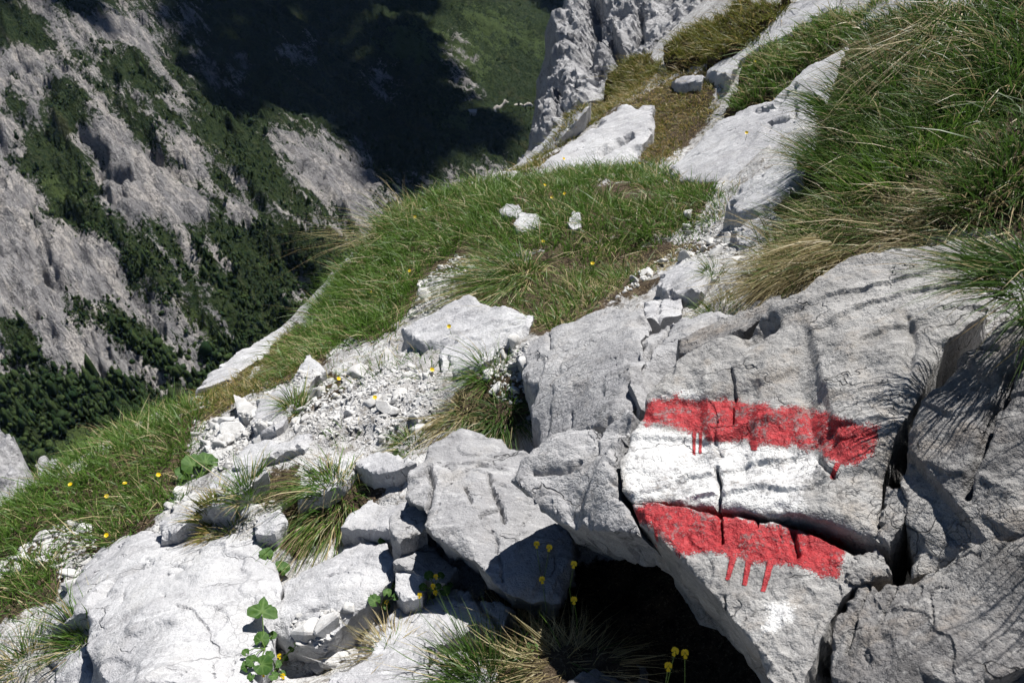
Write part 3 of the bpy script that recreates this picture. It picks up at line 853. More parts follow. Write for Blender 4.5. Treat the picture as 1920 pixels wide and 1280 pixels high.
rock('boulder', 'cracked grey boulder face sloping down into the dark hollow',
     [(758,918),(766,874),(795,850),(806,822),(860,786),(940,812),(992,850),(1020,885),(1070,950),(1080,1040),(1050,1110),(962,1106),(940,1094),(900,1062),(850,1024),(812,1006),(797,975),(803,945)],
     [(800,950,2.02),(965,1100,1.80),(890,815,2.32),(1060,960,2.02),(880,960,1.98),(790,885,2.16),(960,900,2.1)], R=0.03, thick=0.30, ext=(0.1,0.5,-0.85), res=0.0026, facet=0.02, nfacet=7, rough=0.006, rscale=12, mat=M_MID,
     cracks=[([(805,870),(812,912),(803,945)],4,0.03),([(870,884),(900,872),(915,874)],2.5,0.014),([(915,895),(922,930),(938,965),(945,985)],3,0.02),([(870,925),(885,945),(880,958)],3,0.016),([(900,980),(925,968),(940,965)],2.5,0.014),([(925,1000),(935,1040),(945,1085)],2.2,0.01)], seed=104, jit=0.6)
rock('boulder', 'broad smooth pale boulder left of and above the painted rock',
     [(983,676),(1000,655),(1042,630),(1110,590),(1176,561),(1202,567),(1206,598),(1212,620),(1205,650),(1208,690),(1196,730),(1175,770),(1150,795),(1095,800),(1040,825),(990,872),(984,800),(992,745)],
     [(985,850,2.16),(990,690,2.42),(1180,568,2.58),(1165,770,1.93),(1100,700,2.17),(1200,660,2.12)], R=0.05, thick=0.4, ext=(0.1,0.25,-0.95), res=0.0027, facet=0.018, nfacet=7, rough=0.004, rscale=11, mat=M_MID, cracks=[([(1065,790),(1068,770)],2.5,0.01),([(1040,632),(1045,670)],2.5,0.012)], seed=105, jit=0.6)
rock('boulder', 'cracked grey boulder between the smooth boulder and the painted rock',
     [(1215,622),(1240,598),(1290,588),(1340,590),(1392,600),(1392,640),(1330,725),(1265,785),(1210,800),(1188,760),(1204,700),(1208,655)],  # unseen lower end added under the painted rock to block leaking sunlight
     [(1215,625,2.30),(1340,592,2.22),(1200,735,1.96),(1300,650,2.10),(1260,785,2.02),(1385,640,2.14)], R=0.03, thick=0.35, res=0.0026, facet=0.03, nfacet=8, rough=0.005, mat=M_MID, cracks=[([(1255,600),(1245,640),(1216,690)],3.5,0.025),([(1245,628),(1250,640)],3,0.015)], seed=106, jit=0.6)
rock('rock_strip', 'shaded narrow rock wedge below the dry hanging grass',
     [(1272,640),(1347,604),(1431,562),(1462,552),(1470,575),(1441,590),(1391,618),(1300,655),(1275,660)],
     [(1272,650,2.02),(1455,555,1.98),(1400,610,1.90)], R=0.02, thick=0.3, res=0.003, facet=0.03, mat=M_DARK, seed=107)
rock('boulder', 'dark weathered boulder at the right edge beside the painted rock',
     [(1790,660),(1850,590),(1960,560),(2250,600),(2250,960),(1960,985),(1880,1000),(1790,1010),(1692,1062),(1686,1005),(1702,940),(1690,905),(1697,850),(1735,770)],
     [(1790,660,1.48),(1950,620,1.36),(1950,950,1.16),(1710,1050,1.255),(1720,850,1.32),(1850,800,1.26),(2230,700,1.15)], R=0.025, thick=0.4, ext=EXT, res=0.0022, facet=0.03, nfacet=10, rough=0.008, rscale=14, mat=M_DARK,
     cracks=[([(1930,690),(1895,720),(1890,760),(1865,790),(1860,830)],8,0.05),([(1860,830),(1830,890),(1815,930)],7,0.04),([(1820,640),(1870,655)],4,0.012),([(1735,885),(1780,900),(1800,960)],14,0.02,40)], seed=108, jit=0.6)
rock('boulder', 'smooth weathered rock knob in the bottom right corner under grass shadows',
     [(1545,1268),(1542,1232),(1558,1175),(1580,1120),(1600,1092),(1626,1088),(1640,1105),(1662,1082),(1680,1080),(1700,1072),(1790,1018),(1880,1008),(1960,990),(2250,975),(2250,1150),(1960,1190),(1870,1250),(1840,1262),(1700,1300),(1560,1300)],
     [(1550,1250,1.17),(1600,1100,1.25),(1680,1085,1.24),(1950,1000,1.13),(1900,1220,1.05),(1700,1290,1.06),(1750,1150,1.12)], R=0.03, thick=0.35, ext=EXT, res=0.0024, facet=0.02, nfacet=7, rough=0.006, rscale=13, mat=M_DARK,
     cracks=[([(1626,1088),(1605,1150),(1582,1215)],3,0.014),([(1675,1090),(1650,1160),(1640,1180)],2.6,0.01)], seed=109, jit=0.6)
rock('rock_wedge', 'small dark rock wedge jammed in the crack below the painted rock',
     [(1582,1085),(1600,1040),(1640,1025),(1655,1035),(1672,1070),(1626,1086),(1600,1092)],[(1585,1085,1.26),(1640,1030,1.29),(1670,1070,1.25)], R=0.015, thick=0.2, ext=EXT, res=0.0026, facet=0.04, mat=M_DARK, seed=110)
rock('rock_wedge', 'cracked rock chunk at the lower right end of the white paint',
     [(1656,905),(1696,902),(1702,935),(1690,985),(1665,1022),(1642,1015),(1650,950)],[(1665,905,1.35),(1712,935,1.30),(1665,1010,1.28)], R=0.015, thick=0.25, ext=EXT, res=0.0026, facet=0.04, mat=M_DARK, seed=111)
rock('boulder', 'grey rock corner at the bottom right edge of the picture',
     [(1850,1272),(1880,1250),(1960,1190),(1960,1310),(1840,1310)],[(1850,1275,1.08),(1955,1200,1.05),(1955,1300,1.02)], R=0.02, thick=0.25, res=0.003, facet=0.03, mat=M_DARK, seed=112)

# ---- floor of the hollow and the foreground slabs
A_ = lambda l: zoomed(l, 0, 850, 2.977)
rock('slab', 'broad grey slab sloping down below the yellow violets',
     [(640,1245),(680,1192),(740,1142),(788,1119),(855,1103),(890,1110),(960,1125),(938,1168),(878,1180),(828,1192),(806,1228),(798,1310),(580,1310)], [(640,1240,1.86),(790,1120,2.0),(950,1130,1.9),(810,1220,1.78),(700,1300,1.68)],
     R=0.05, thick=0.3, facet=0.02, rough=0.005, mat=M_PALE, res=0.0028, cracks=[([(885,1108),(905,1140),(930,1165)],3,0.02)], seed=201)
rock('slab', 'low rounded rock behind the green tuft at the bottom edge',
     [(798,1242),(826,1206),(868,1200),(902,1214),(930,1250),(930,1310),(796,1310)], lift=0.02, thick=0.2, facet=0.02, mat=M_PALE, res=0.003, seed=202)
rock('slab', 'low grey slab at the bottom edge below the dead grass',
     [(1035,1310),(1077,1258),(1137,1243),(1164,1232),(1212,1254),(1228,1310)], lift=0.02, thick=0.2, facet=0.02, mat=M_DARK, res=0.003, seed=203)
rock('rock_block', 'half shaded block under the square stone at the hollow',
     [(738,1058),(781,1018),(802,1016),(860,1062),(835,1094),(770,1066)], [(740,1058,2.02),(790,1018,2.12),(850,1070,2.02)], R=0.015, thick=0.2, facet=0.05, mat=M_MID, seed=204)
rock('rock_block', 'small pale block behind the violet leaves',
     [(742,1070),(775,1066),(799,1082),(792,1120),(757,1127),(740,1100)], [(742,1070,2.02),(798,1082,2.0),(760,1125,1.94)], R=0.015, thick=0.2, facet=0.05, mat=M_PALE, seed=205)
rock('rock_block', 'square grey stone resting against the cracked boulder',
     [(729,974),(778,939),(799,951),(801,984),(748,1014),(733,1004)], [(731,976,2.10),(795,950,2.13),(748,1012,2.02)], R=0.015, thick=0.10, facet=0.03, nfacet=5, mat=M_MID, seed=206)
rock('slab', 'pale rough slab right of the large bulging boulder',
     [(528,1096),(571,1066),(605,1048),(640,1024),(680,1010),(724,1020),(738,1048),(741,1068),(722,1098),(690,1132),(640,1168),(622,1190),(588,1202),(540,1200),(503,1176),(524,1122)],
     [(528,1100,2.13),(640,1024,2.22),(738,1050,2.10),(600,1198,1.94),(630,1110,2.02)], R=0.025, thick=0.2, facet=0.018, nfacet=6, rough=0.005, mat=M_PALE, res=0.0027, cracks=[([(583,1152),(600,1150),(616,1144)],2.2,0.012),([(616,1090),(640,1080),(660,1062)],2,0.008)], seed=207)
rock('slab', 'pale flat slab under the small stone and grass tuft',
     [(640,988),(660,960),(707,926),(752,912),(775,934),(732,975),(727,992)], [(640,990,2.24),(750,915,2.36),(728,990,2.16)], R=0.02, thick=0.15, facet=0.02, mat=M_PALE, seed=208)
rock('boulder', 'large bulging pale boulder at the bottom left',
     [(162,1178),(168,1142),(205,1100),(260,1062),(325,1046),(345,1058),(398,1021),(437,1008),(494,1011),(507,1035),(522,1082),(515,1112),(490,1150),(487,1188),(465,1222),(447,1252),(438,1320),(200,1320),(172,1245),(159,1208)],
     [(170,1180,2.12),(330,1050,2.34),(495,1015,2.28),(515,1090,2.12),(450,1240,1.86),(200,1290,1.86),(330,1150,1.98),(430,1120,2.04),(300,1270,1.76)], R=0.05, thick=0.4, facet=0.028, nfacet=9, rough=0.004, rscale=10, mat=M_PALE, res=0.0026, grooves=0.4,
     cracks=[([(345,1055),(370,1040),(396,1020)],3.5,0.03),([(305,1084),(315,1080)],3,0.014),([(340,1150),(370,1162),(400,1190)],2.2,0.009),([(235,1110),(230,1130)],2,0.009),([(310,1125),(312,1132)],3,0.014),([(430,1220),(420,1270)],3,0.014),([(395,1240),(400,1270)],2.4,0.01)], seed=209, jit=0.5)
rock('slab', 'long pale slab running down to the left edge',
     [(-30,1182),(67,1156),(111,1131),(161,1064),(190,1040),(236,1014),(290,1000),(336,998),(394,1004),(397,1020),(345,1060),(260,1075),(205,1112),(170,1150),(130,1168),(67,1188),(25,1208),(-30,1232)],
     [(0,1190,2.52),(160,1075,2.52),(290,1003,2.6),(390,1008,2.48),(200,1115,2.26),(60,1185,2.36)], R=0.04, thick=0.3, facet=0.02, rough=0.005, mat=M_PALE, res=0.0028, seed=210, jit=0.6)
rock('slab', 'pale slab under the left tuft in the bottom left corner',
     [(78,1225),(110,1215),(165,1210),(172,1245),(205,1310),(85,1310),(100,1270)], lift=0.03, thick=0.2, facet=0.04, mat=M_PALE, seed=211)

# ---- middle band of slabs
rock('slab', 'sloping pale slab under the arching tuft in the middle',
     [(752,622),(808,595),(848,574),(882,561),(919,577),(962,573),(1000,588),(994,612),(976,628),(929,662),(902,685),(852,700),(822,685),(818,646),(782,640)], lift=0.05, R=0.04, thick=0.25, facet=0.02, mat=M_PALE, seed=301, cracks=[([(835,660),(838,680),(832,692)],3,0.02),([(838,640),(850,635)],2.5,0.012)])
rock('slab', 'tilted pale slab below the overhanging turf at left centre',
     [(478,748),(543,716),(582,664),(608,686),(578,709),(549,733),(541,773),(536,795),(516,808),(488,812),(468,790)], lift=0.06, R=0.04, thick=0.25, facet=0.015, mat=M_PALE, seed=302)
rock('slab', 'low rounded slab at the foot of the scree',
     [(434,876),(440,847),(463,830),(495,819),(532,822),(583,806),(570,837),(500,859),(468,878)], lift=0.05, R=0.04, thick=0.2, facet=0.02, mat=M_PALE, seed=303)
rock('stone', 'bright pointed stone standing on the scree edge',
     [(441,749),(460,750),(480,760),(484,772),(465,784),(443,768)], lift=0.05, R=0.015, thick=0.12, facet=0.08, mat=M_STONE, res=0.004, seed=304, cat='stone')
rock('slab', 'flat pale slab with a pointed top left of the sprawling tuft',
     [(556,938),(562,895),(567,872),(597,854),(655,864),(670,880),(645,906),(600,928)], lift=0.05, R=0.025, thick=0.18, facet=0.015, nfacet=5, mat=M_PALE, seed=305)
rock('slab', 'lens shaped pale slab right of the pointed slab',
     [(660,866),(715,840),(766,859),(780,866),(744,882),(697,887)], lift=0.05, R=0.02, thick=0.15, facet=0.02, mat=M_PALE, seed=306)
rock('slab', 'long layered pale slab below the broad leaves',
     [(368,926),(396,894),(437,874),(498,871),(506,890),(470,912),(447,928),(433,938),(375,955),(322,990),(294,1000),(298,975),(350,946)], lift=0.045, R=0.03, thick=0.2, facet=0.03, mat=M_PALE, seed=307, cracks=[([(380,930),(440,900)],2.5,0.012)])
rock('rock_block', 'pale block left of the sprawling tuft',
     [(476,962),(524,953),(538,974),(516,1003),(479,1000)], lift=0.05, R=0.02, thick=0.2, facet=0.04, mat=M_PALE, seed=308)
rock('slab', 'white slab lying along the skyline of the slope at left',
     [(364,732),(391,697),(420,675),(455,654),(484,640),(500,630),(527,614),(564,596),(572,603),(520,634),(489,668),(438,704),(396,720)], [(370,728,4.05),(500,635,4.75),(560,602,5.0),(440,700,4.15)], R=0.05, thick=0.5, ext=(-.3,.3,-.9), facet=0.015, mat=M_PALE, seed=309)
rock('stone', 'small white stone in the turf below the skyline slab',
     [(462,706),(476,688),(492,680),(486,698),(472,710)], lift=0.03, R=0.02, thick=0.12, facet=0.03, mat=M_STONE, seed=310, cat='stone')
rock('stone', 'left of two white stones in the ridge grass', [(936,392),(950,381),(972,382),(980,396),(968,408),(942,405)], lift=0.03, R=0.02, thick=0.2, facet=0.05, mat=M_PALE, seed=311, cat='stone')
rock('stone', 'right of two white stones in the ridge grass', [(964,418),(978,400),(1008,400),(1014,418),(1000,432),(970,432)], lift=0.03, R=0.02, thick=0.2, facet=0.05, mat=M_PALE, seed=312, cat='stone')
rock('stone', 'half buried white stone right of the pair in the ridge grass', [(1064,415),(1074,398),(1088,402),(1090,420),(1074,428)], lift=0.03, R=0.02, thick=0.2, facet=0.05, mat=M_PALE, seed=313, cat='stone')
rock('rock_block', 'pale blocky rock above the cracked boulder', [(1206,565),(1236,557),(1279,560),(1276,588),(1238,600),(1212,602)], [(1206,580,2.60),(1278,560,2.62),(1240,598,2.42)], R=0.02, thick=0.25, facet=0.05, mat=M_PALE, seed=314, cracks=[([(1236,560),(1234,598)],2.5,0.02)])
rock('boulder', 'low pale boulder among pebbles left of the dry grass', [(1226,522),(1252,500),(1285,488),(1320,482),(1356,492),(1338,512),(1322,530),(1312,548),(1258,552)], lift=0.07, R=0.04, thick=0.2, facet=0.03, mat=M_PALE, seed=315)
rock('slab', 'narrow pale slab at the left foot of the dry grass', [(1370,438),(1395,420),(1452,400),(1472,412),(1446,442),(1392,462)], lift=0.05, R=0.03, thick=0.25, facet=0.03, mat=M_PALE, seed=316)

# ---- upper right slabs
rock('slab', 'large sunlit slab with a dark hollow below the cliff',
     [(976,336),(1026,296),(1087,254),(1164,191),(1196,198),(1226,190),(1226,232),(1198,286),(1190,312),(1127,318),(1020,355)], lift=0.06, R=0.1, thick=0.6, facet=0.012, nfacet=6, ledge=0.01, mat=M_PALE, seed=401, cracks=[([(1130,285),(1155,270),(1182,256)],5,0.10)])
rock('slab', 'thin pale slab between the cliff and the mossy strip', [(930,344),(962,308),(1016,261),(1067,214),(1108,192),(1100,212),(1040,270),(1003,300),(965,330)], lift=0.06, R=0.08, thick=0.6, facet=0.012, mat=M_PALE, seed=402)
rock('slab', 'long tilted slab left of the shaded tussocks',
     [(1256,318),(1282,294),(1320,251),(1381,204),(1448,184),(1508,130),(1545,110),(1582,86),(1602,94),(1562,141),(1556,188),(1540,215),(1522,255),(1500,272),(1462,306),(1421,338),(1400,345),(1300,352),(1262,335)],
     lift=0.11, R=0.06, thick=0.5, facet=0.012, nfacet=7, ledge=0.008, mat=M_PALE, seed=403, cracks=[([(1435,240),(1450,225),(1470,222),(1486,216),(1488,195)],3.5,0.05),([(1415,205),(1450,198),(1470,175),(1490,160)],3,0.03),([(1500,235),(1520,228)],4,0.05)])
rock('slab', 'lower tilted slab striped by grass shadows', [(1358,385),(1404,338),(1455,312),(1498,279),(1530,258),(1530,296),(1475,353),(1445,392),(1381,400)], lift=0.10, R=0.05, thick=0.4, facet=0.02, ledge=0.01, mat=M_PALE, seed=404)
rock('slab', 'narrow pale slab running to the top edge between two turf banks', [(1316,140),(1347,110),(1391,80),(1421,46),(1475,12),(1520,-14),(1580,-14),(1552,20),(1492,54),(1470,72),(1420,92),(1386,112),(1366,145)], lift=0.06, R=0.07, thick=0.5, facet=0.015, ledge=0.01, mat=M_PALE, seed=405)
rock('slab', 'grey slab at the top edge behind the tussocks', [(1610,50),(1630,-14),(1740,-14),(1720,30),(1690,66)], lift=0.06, R=0.06, thick=0.5, facet=0.02, mat=M_PALE, seed=406)
rock('slab', 'small pale slab in the mossy hollow under the turf bank', [(1258,150),(1290,140),(1320,140),(1315,152),(1270,158)], lift=0.06, R=0.04, thick=0.3, facet=0.03, mat=M_PALE, seed=407)
rock('crag', 'rough grey cliff rising at the edge of the drop',
     [(930,350),(950,300),(985,232),(998,190),(1012,150),(1042,68),(1102,12),(1112,-30),(1400,-30),(1300,40),(1250,90),(1230,130),(1150,160),(1130,195),(1065,225),(1000,296)],
     [(935,340,10.3),(1010,170,12.6),(1110,0,15.5),(1350,-20,13.5),(1230,110,10.3),(1060,220,10.2),(1150,80,12.6)], R=0.35, thick=3.0, ext=(-.1,.55,-.8), res=0.0024, facet=0.032, nfacet=18, rough=0.20, rscale=2.2, mat=M_CRAG, seed=408, cat='cliff', grooves=3.0,
     cracks=[([(1095,90),(1110,60),(1120,30)],14,0.5),([(1043,150),(1043,230)],5,0.35),([(1110,140),(1180,120)],10,0.3),([(1140,60),(1160,110)],10,0.35),([(1200,20),(1190,70),(1170,95)],8,0.3)])
rock('crag', 'grey cliff top below the grass at the left edge', [(-40,770),(-5,795),(30,835),(62,882),(88,928),(70,960),(-40,1010)], [(-20,790,8.5),(60,890,7.4),(-20,980,6.6)], R=0.3, thick=2.0, ext=(-.2,.3,-.9), facet=0.05, nfacet=10, rough=0.09, rscale=3, mat=M_CRAG, seed=409, cat='cliff', res=0.003)
rock('crag', 'small grey outcrop beyond the cliff top at the left edge', [(66,868),(90,860),(122,872),(138,890),(118,915),(78,915)], [(68,870,8.4),(130,885,8.3),(100,915,7.9)], R=0.2, thick=1.5, ext=(-.2,.3,-.9), facet=0.05, rough=0.06, rscale=4, mat=M_CRAG, seed=410, cat='cliff', res=0.003)

# ------------------------------------------------------------------ turf banks: mounds of root-bound soil
BANKS = []
def bank(label, poly, **kw):
    n0 = len(ROCK_BVH)
    o = rock('turf_bank', label, poly, mat=M_EARTH, cat='turf bank', **kw)
    BANKS.append(ROCK_BVH.pop(n0))
    return o
def earth_mat():
    t = NT('dark_earth')
    n = t.noise(30, 6, 0.7)
    c = t.mix(t.ss(n, 0.4, 0.65), (0.035, 0.026, 0.018), (0.10, 0.075, 0.045))
    return t.finish(c, 1.0, t.bump(n, 1.0, 0.03), spec=0.1)
M_EARTH = earth_mat()
BK1 = [(1228,114),(1240,82),(1300,40),(1380,5),(1475,-10),(1435,40),(1394,82),(1347,114),(1310,114)]
BK2 = [(1128,190),(1135,140),(1170,118),(1222,102),(1230,130),(1205,160),(1172,192)]
BK3 = [(1346,212),(1360,165),(1400,100),(1440,88),(1500,60),(1560,30),(1645,8),(1645,45),(1585,88),(1512,130),(1450,186),(1392,206)]
BK4 = [(1545,300),(1556,230),(1580,160),(1620,95),(1660,60),(1740,20),(1960,-20),(1960,330),(1800,330),(1650,350),(1540,350)]
b1 = bank('grassy turf bank left of the narrow slab at the top edge', BK1, lift=0.22, R=0.3, thick=0.7, facet=0.02, seed=501)
b2 = bank('small grassy turf bank under the cliff', BK2, lift=0.16, R=0.2, thick=0.5, facet=0.02, seed=502)
b3 = bank('turf bank with yellow flowers right of the narrow slab', BK3, lift=0.18, R=0.2, thick=0.6, facet=0.02, seed=503)
b4 = bank('tall overhanging bank of tussock grass at the upper right', BK4, lift=0.16, R=0.12, thick=0.5, facet=0.02, seed=504)

def bvh_of(parts):
    V = []
    T = []
    o = 0
    for v, t in parts:
        V.append(v)
        T.append(t + o)
        o += len(v)
    return BVHTree.FromPolygons(np.vstack(V).tolist(), np.vstack(T).tolist(), all_triangles=True)
BV_ROCK = bvh_of(ROCK_BVH)
BV_BANK = bvh_of(BANKS)
DOWN = Vector((0, 0, -1))
def ztop(bv, xy, z0=2.4):
    out = np.full(len(xy), -1e3)
    for i, (x, y) in enumerate(xy):
        h = bv.ray_cast(Vector((x, y, z0)), DOWN)
        if h[0] is not None:
            out[i] = h[0].z
    return out
def first_at(u, v):
    """first surface (rock, bank or hillside) met along the sight lines"""
    P = hit(u, v)
    for i in range(len(P)):
        d = Vector(P[i] - CAM)
        L = d.length
        d.normalize()
        for bv in (BV_ROCK, BV_BANK):
            h = bv.ray_cast(Vector(CAM), d, L)
            if h[0] is not None and h[3] < L:
                L = h[3]
                P[i] = h[0]
    return P

def hill_grad(xy):
    e = 0.12
    gx_ = (hill(xy + [e, 0]) - hill(xy - [e, 0])) / (2 * e)
    gy_ = (hill(xy + [0, e]) - hill(xy - [0, e])) / (2 * e)
    g = np.stack([gx_, gy_], 1)
    return g / (np.linalg.norm(g, axis=1, keepdims=True) + 0.25)

# ------------------------------------------------------------------ grass blades
def blades(P, dirs, L, W, droop, dry, shade, r):
    """strips of three segments that start along dirs and bend over by droop"""
    n = len(P)
    S = np.array([0, 0.36, 0.70, 1.0])
    side = np.cross(dirs, r.normal(0, 1, (n, 3)))
    side /= np.linalg.norm(side, axis=1, keepdims=True) + 1e-9
    V = np.zeros((n, 7, 3))
    kink = r.normal(0, 0.055, (n, 3)) * L[:, None]
    for k, s in enumerate(S):
        C = P + dirs * (L * s)[:, None] + droop * (L * s ** 2.2)[:, None] + kink * (0, 0.35, 1.0, 0.6)[k]
        if k < 3:
            w = W * (1.0, 0.92, 0.62)[k] * 0.5
            V[:, 2 * k] = C - side * w[:, None]
            V[:, 2 * k + 1] = C + side * w[:, None]
        else:
            V[:, 6] = C
    tris = np.array([(0, 1, 3), (0, 3, 2), (2, 3, 5), (2, 5, 4), (4, 5, 6)])
    T = (tris[None] + (np.arange(n) * 7)[:, None, None]).reshape(-1, 3)
    tip = np.tile(np.array([0, 0, .36, .36, .7, .7, 1.0]), n)
    return V.reshape(-1, 3), T, {'dry': np.repeat(dry, 7), 'shade': np.repeat(shade, 7), 'tip': tip}

def grass_obj(name, V, T, at_, mat, parent=None, loc=None):
    if loc is not None:
        V = V - loc
    return link(name, tri_mesh(name, V, T, at_), mat, parent)

def footprint(poly, step=14):
    if isinstance(poly, str):
        return OUTLINE[poly]
    poly = np.array(poly, float)
    q = []
    for a, b in zip(poly, np.roll(poly, -1, 0)):
        k = max(1, int(np.linalg.norm(b - a) / step))
        for s in range(k):
            q.append(a + (b - a) * s / k)
    return hit(*np.array(q).T)[:, :2]

def scatter(poly, dens, r, cap=60000):
    fp = footprint(poly)
    lo, hi = fp.min(0), fp.max(0)
    n = int(min(cap, dens * np.prod(hi - lo)))
    xy = r.uniform(lo, hi, (n, 2))
    return xy[inside(xy, fp)]

def turf(label, poly, dens, L, dry=0.15, splay=0.5, droop=0.35, down=0.35, width=0.0028, mat=None, per=26, spread=0.035, seed=1, parent=None, bare=0.0, name='grass', onrock=False):
    """tufted grass: clumps of blades scattered over a patch of ground"""
    r = np.random.default_rng(seed)
    c = scatter(poly, dens / per, r)
    if bare:
        c = c[fbm(np.column_stack([c * 3.0, np.zeros(len(c))]), seed, 2) > -0.9 + 1.4 * bare]
    k = len(c)
    cd_ = np.clip(r.normal(dry, 0.18, k), 0, 0.95)
    cl = r.uniform(0.65, 1.25, k)
    off = r.normal(0, spread, (k, per, 2))
    xy = (c[:, None] + off).reshape(-1, 2)
    off = off.reshape(-1, 2) / spread
    zh = hill(xy)
    zb = ztop(BV_BANK, xy)
    zr = ztop(BV_ROCK, xy)
    z = np.maximum(zh, zb)
    keep = np.ones(len(xy), bool) if onrock else zr < z + 0.012
    if onrock:
        z = np.maximum(z, zr)
    g = hill_grad(xy)
    n = len(xy)
    dirs = np.column_stack([off * splay * 0.55 - g * down * 0.5 + r.normal(0, 0.22, (n, 2)), np.ones(n)])
    dirs /= np.linalg.norm(dirs, axis=1, keepdims=True)
    dr = np.column_stack([off * 0.22 - g * down + r.normal(0, 0.25, (n, 2)), -np.abs(r.normal(droop, 0.2, n))]) * np.clip(r.normal(1, 0.35, n), 0.2, 2)[:, None]
    LL = np.repeat(cl, per) * L * r.uniform(0.45, 1.25, n)
    isdry = r.random(n) < np.repeat(cd_, per)
    dr[isdry] *= 1.5
    P = np.column_stack([xy, z - 0.012])
    sh = np.clip(np.repeat(r.random(k), per) * 0.6 + r.random(n) * 0.5, 0, 1)
    W = width * r.uniform(0.6, 1.3, n)
    V, T, at_ = blades(P[keep], dirs[keep], LL[keep], W[keep], dr[keep], isdry[keep].astype(float) * r.uniform(0.7, 1, keep.sum()), sh[keep], r)
    o = grass_obj(name, V, T, at_, mat or M_GRASS, parent, np.array(parent.location) if parent else None)
    if parent is None:
        tag(o, label, 'grass', kind='stuff')
    return o

def tussock(label, u, v, rad, n, L, dry=0.3, up=1.0, splay=1.0, fall=0.5, lean=(0, 0), width=0.0026, mat=None, seed=None, lift=0.0, aspect=(1, 1), name='grass_tussock', cat='grass tussock', pos=None, group=None, outside=None):
    r = np.random.default_rng(seed if seed is not None else int(u * 3 + v))
    c = first_at(np.array([u]), np.array([v]))[0] if pos is None else np.array(pos, float)
    a = r.uniform(0, 2 * math.pi, n)
    rr = np.sqrt(r.random(n))
    off = np.column_stack([np.cos(a) * aspect[0], np.sin(a) * aspect[1]]) * rr[:, None]
    xy = c[:2] + off * rad
    z = np.maximum(np.maximum(hill(xy), ztop(BV_ROCK, xy)), ztop(BV_BANK, xy))
    z = np.where(np.abs(z - c[2]) > rad * 1.3, c[2] - 0.4 * rad * rr, z)
    g = hill_grad(xy)
    isdry = r.random(n) < dry * (0.5 + rr)
    dirs = np.column_stack([off * splay * 0.9 + np.array(lean) + r.normal(0, 0.2, (n, 2)), np.full(n, up)])
    dirs /= np.linalg.norm(dirs, axis=1, keepdims=True)
    dr = np.column_stack([off * 0.35 + np.array(lean) * 0.8 - g * 0.25 + r.normal(0, 0.2, (n, 2)), -np.abs(r.normal(fall, 0.25, n))])
    dr[isdry] *= 1.45
    LL = L * r.uniform(0.4, 1.2, n)
    P = np.column_stack([xy, z - 0.01 + lift])
    V, T, at_ = blades(P, dirs, LL, width * r.uniform(0.6, 1.3, n), dr, isdry * r.uniform(0.7, 1, n), r.random(n), r)
    if outside:      # blades that do not reach past a given column of the photograph
        bad = (proj(V)[:, 0] < outside).reshape(-1, 7).any(1)
        T = T[~np.repeat(bad, 5)]
    base = np.array([c[0], c[1], c[2]])
    e = empty(name, base, label, cat, group)
    m = mat or M_GRASS
    tri_dry = at_['dry'][T[:, 0]] > 0.1
    for nm, sel in (('green_blades', ~tri_dry), ('dry_blades', tri_dry)):
        if sel.sum() < 5:
            continue
        tt = T[sel]
        used = np.unique(tt)
        rm = np.zeros(len(V), int)
        rm[used] = np.arange(len(used))
        o = link(nm, tri_mesh(nm, V[used] - base, rm[tt], {k: q[used] for k, q in at_.items()}), m, e)
    return e

# ---- turf stretches
turf('green grass crowning the ridge in the middle', [(560,655),(585,590),(640,512),(700,440),(760,392),(860,352),(955,334),(985,350),(910,400),(862,470),(800,510),(770,560),(745,620),(690,645),(620,665)], 8000, 0.115, 0.08, seed=11, bare=0.08, down=0.3, width=0.0049)
turf('green grass below the large sunlit slab', [(880,400),(960,338),(1100,318),(1200,312),(1340,335),(1320,385),(1290,430),(1200,470),(1100,492),(1020,482),(900,470)], 8500, 0.105, 0.12, seed=12, width=0.0044, bare=0.15)
turf('tangled grass running down to the arching tuft', [(880,490),(1000,470),(1100,482),(1235,458),(1200,510),(1090,588),(1030,640),(990,600),(940,560),(900,560)], 6500, 0.09, 0.22, seed=13, bare=0.2, width=0.0036)
turf('dead grass and roots above the smooth boulder', [(1100,500),(1240,455),(1330,455),(1300,480),(1190,530),(1080,610),(1020,650),(1010,630)], 6000, 0.070, 0.8, seed=14, droop=0.8, width=0.0031)
turf('short yellow green turf beside the skyline slab', [(352,752),(430,705),(500,655),(560,606),(625,660),(575,690),(525,728),(470,745),(425,782),(365,792)], 13000, 0.047, 0.25, seed=15, mat=M_MOSS, width=0.0039)
turf('longer grass hanging over the tilted slab at left centre', [(480,735),(530,690),(580,640),(640,650),(600,668),(560,705),(520,735)], 6500, 0.101, 0.35, seed=16, width=0.0039, down=0.6)
turf('thick green grass on the left slope', [(0,1050),(-30,955),(90,880),(190,822),(290,765),(370,765),(362,840),(345,885),(362,905),(300,975),(262,1000),(185,1035),(150,985),(80,990),(30,1045)], 11500, 0.085, 0.10, seed=17, width=0.0039)
turf('green grass patch at the left edge below the scree', [(-20,1085),(60,1052),(118,1040),(118,1080),(100,1132),(45,1160),(-20,1172)], 13000, 0.086, 0.12, seed=18, width=0.0034)
turf('sparse grass in the scree below the ridge', [(600,690),(690,650),(760,640),(820,660),(830,720),(780,720),(680,720),(610,730)], 2200, 0.070, 0.3, seed=19, width=0.0029, per=12, spread=0.05)
turf('short mossy turf between the upper slabs', [(1140,200),(1210,140),(1300,122),(1345,150),(1345,205),(1300,252),(1262,305),(1205,315),(1200,275),(1228,205)], 9000, 0.055, 0.45, seed=20, mat=M_MOSS, width=0.0052)
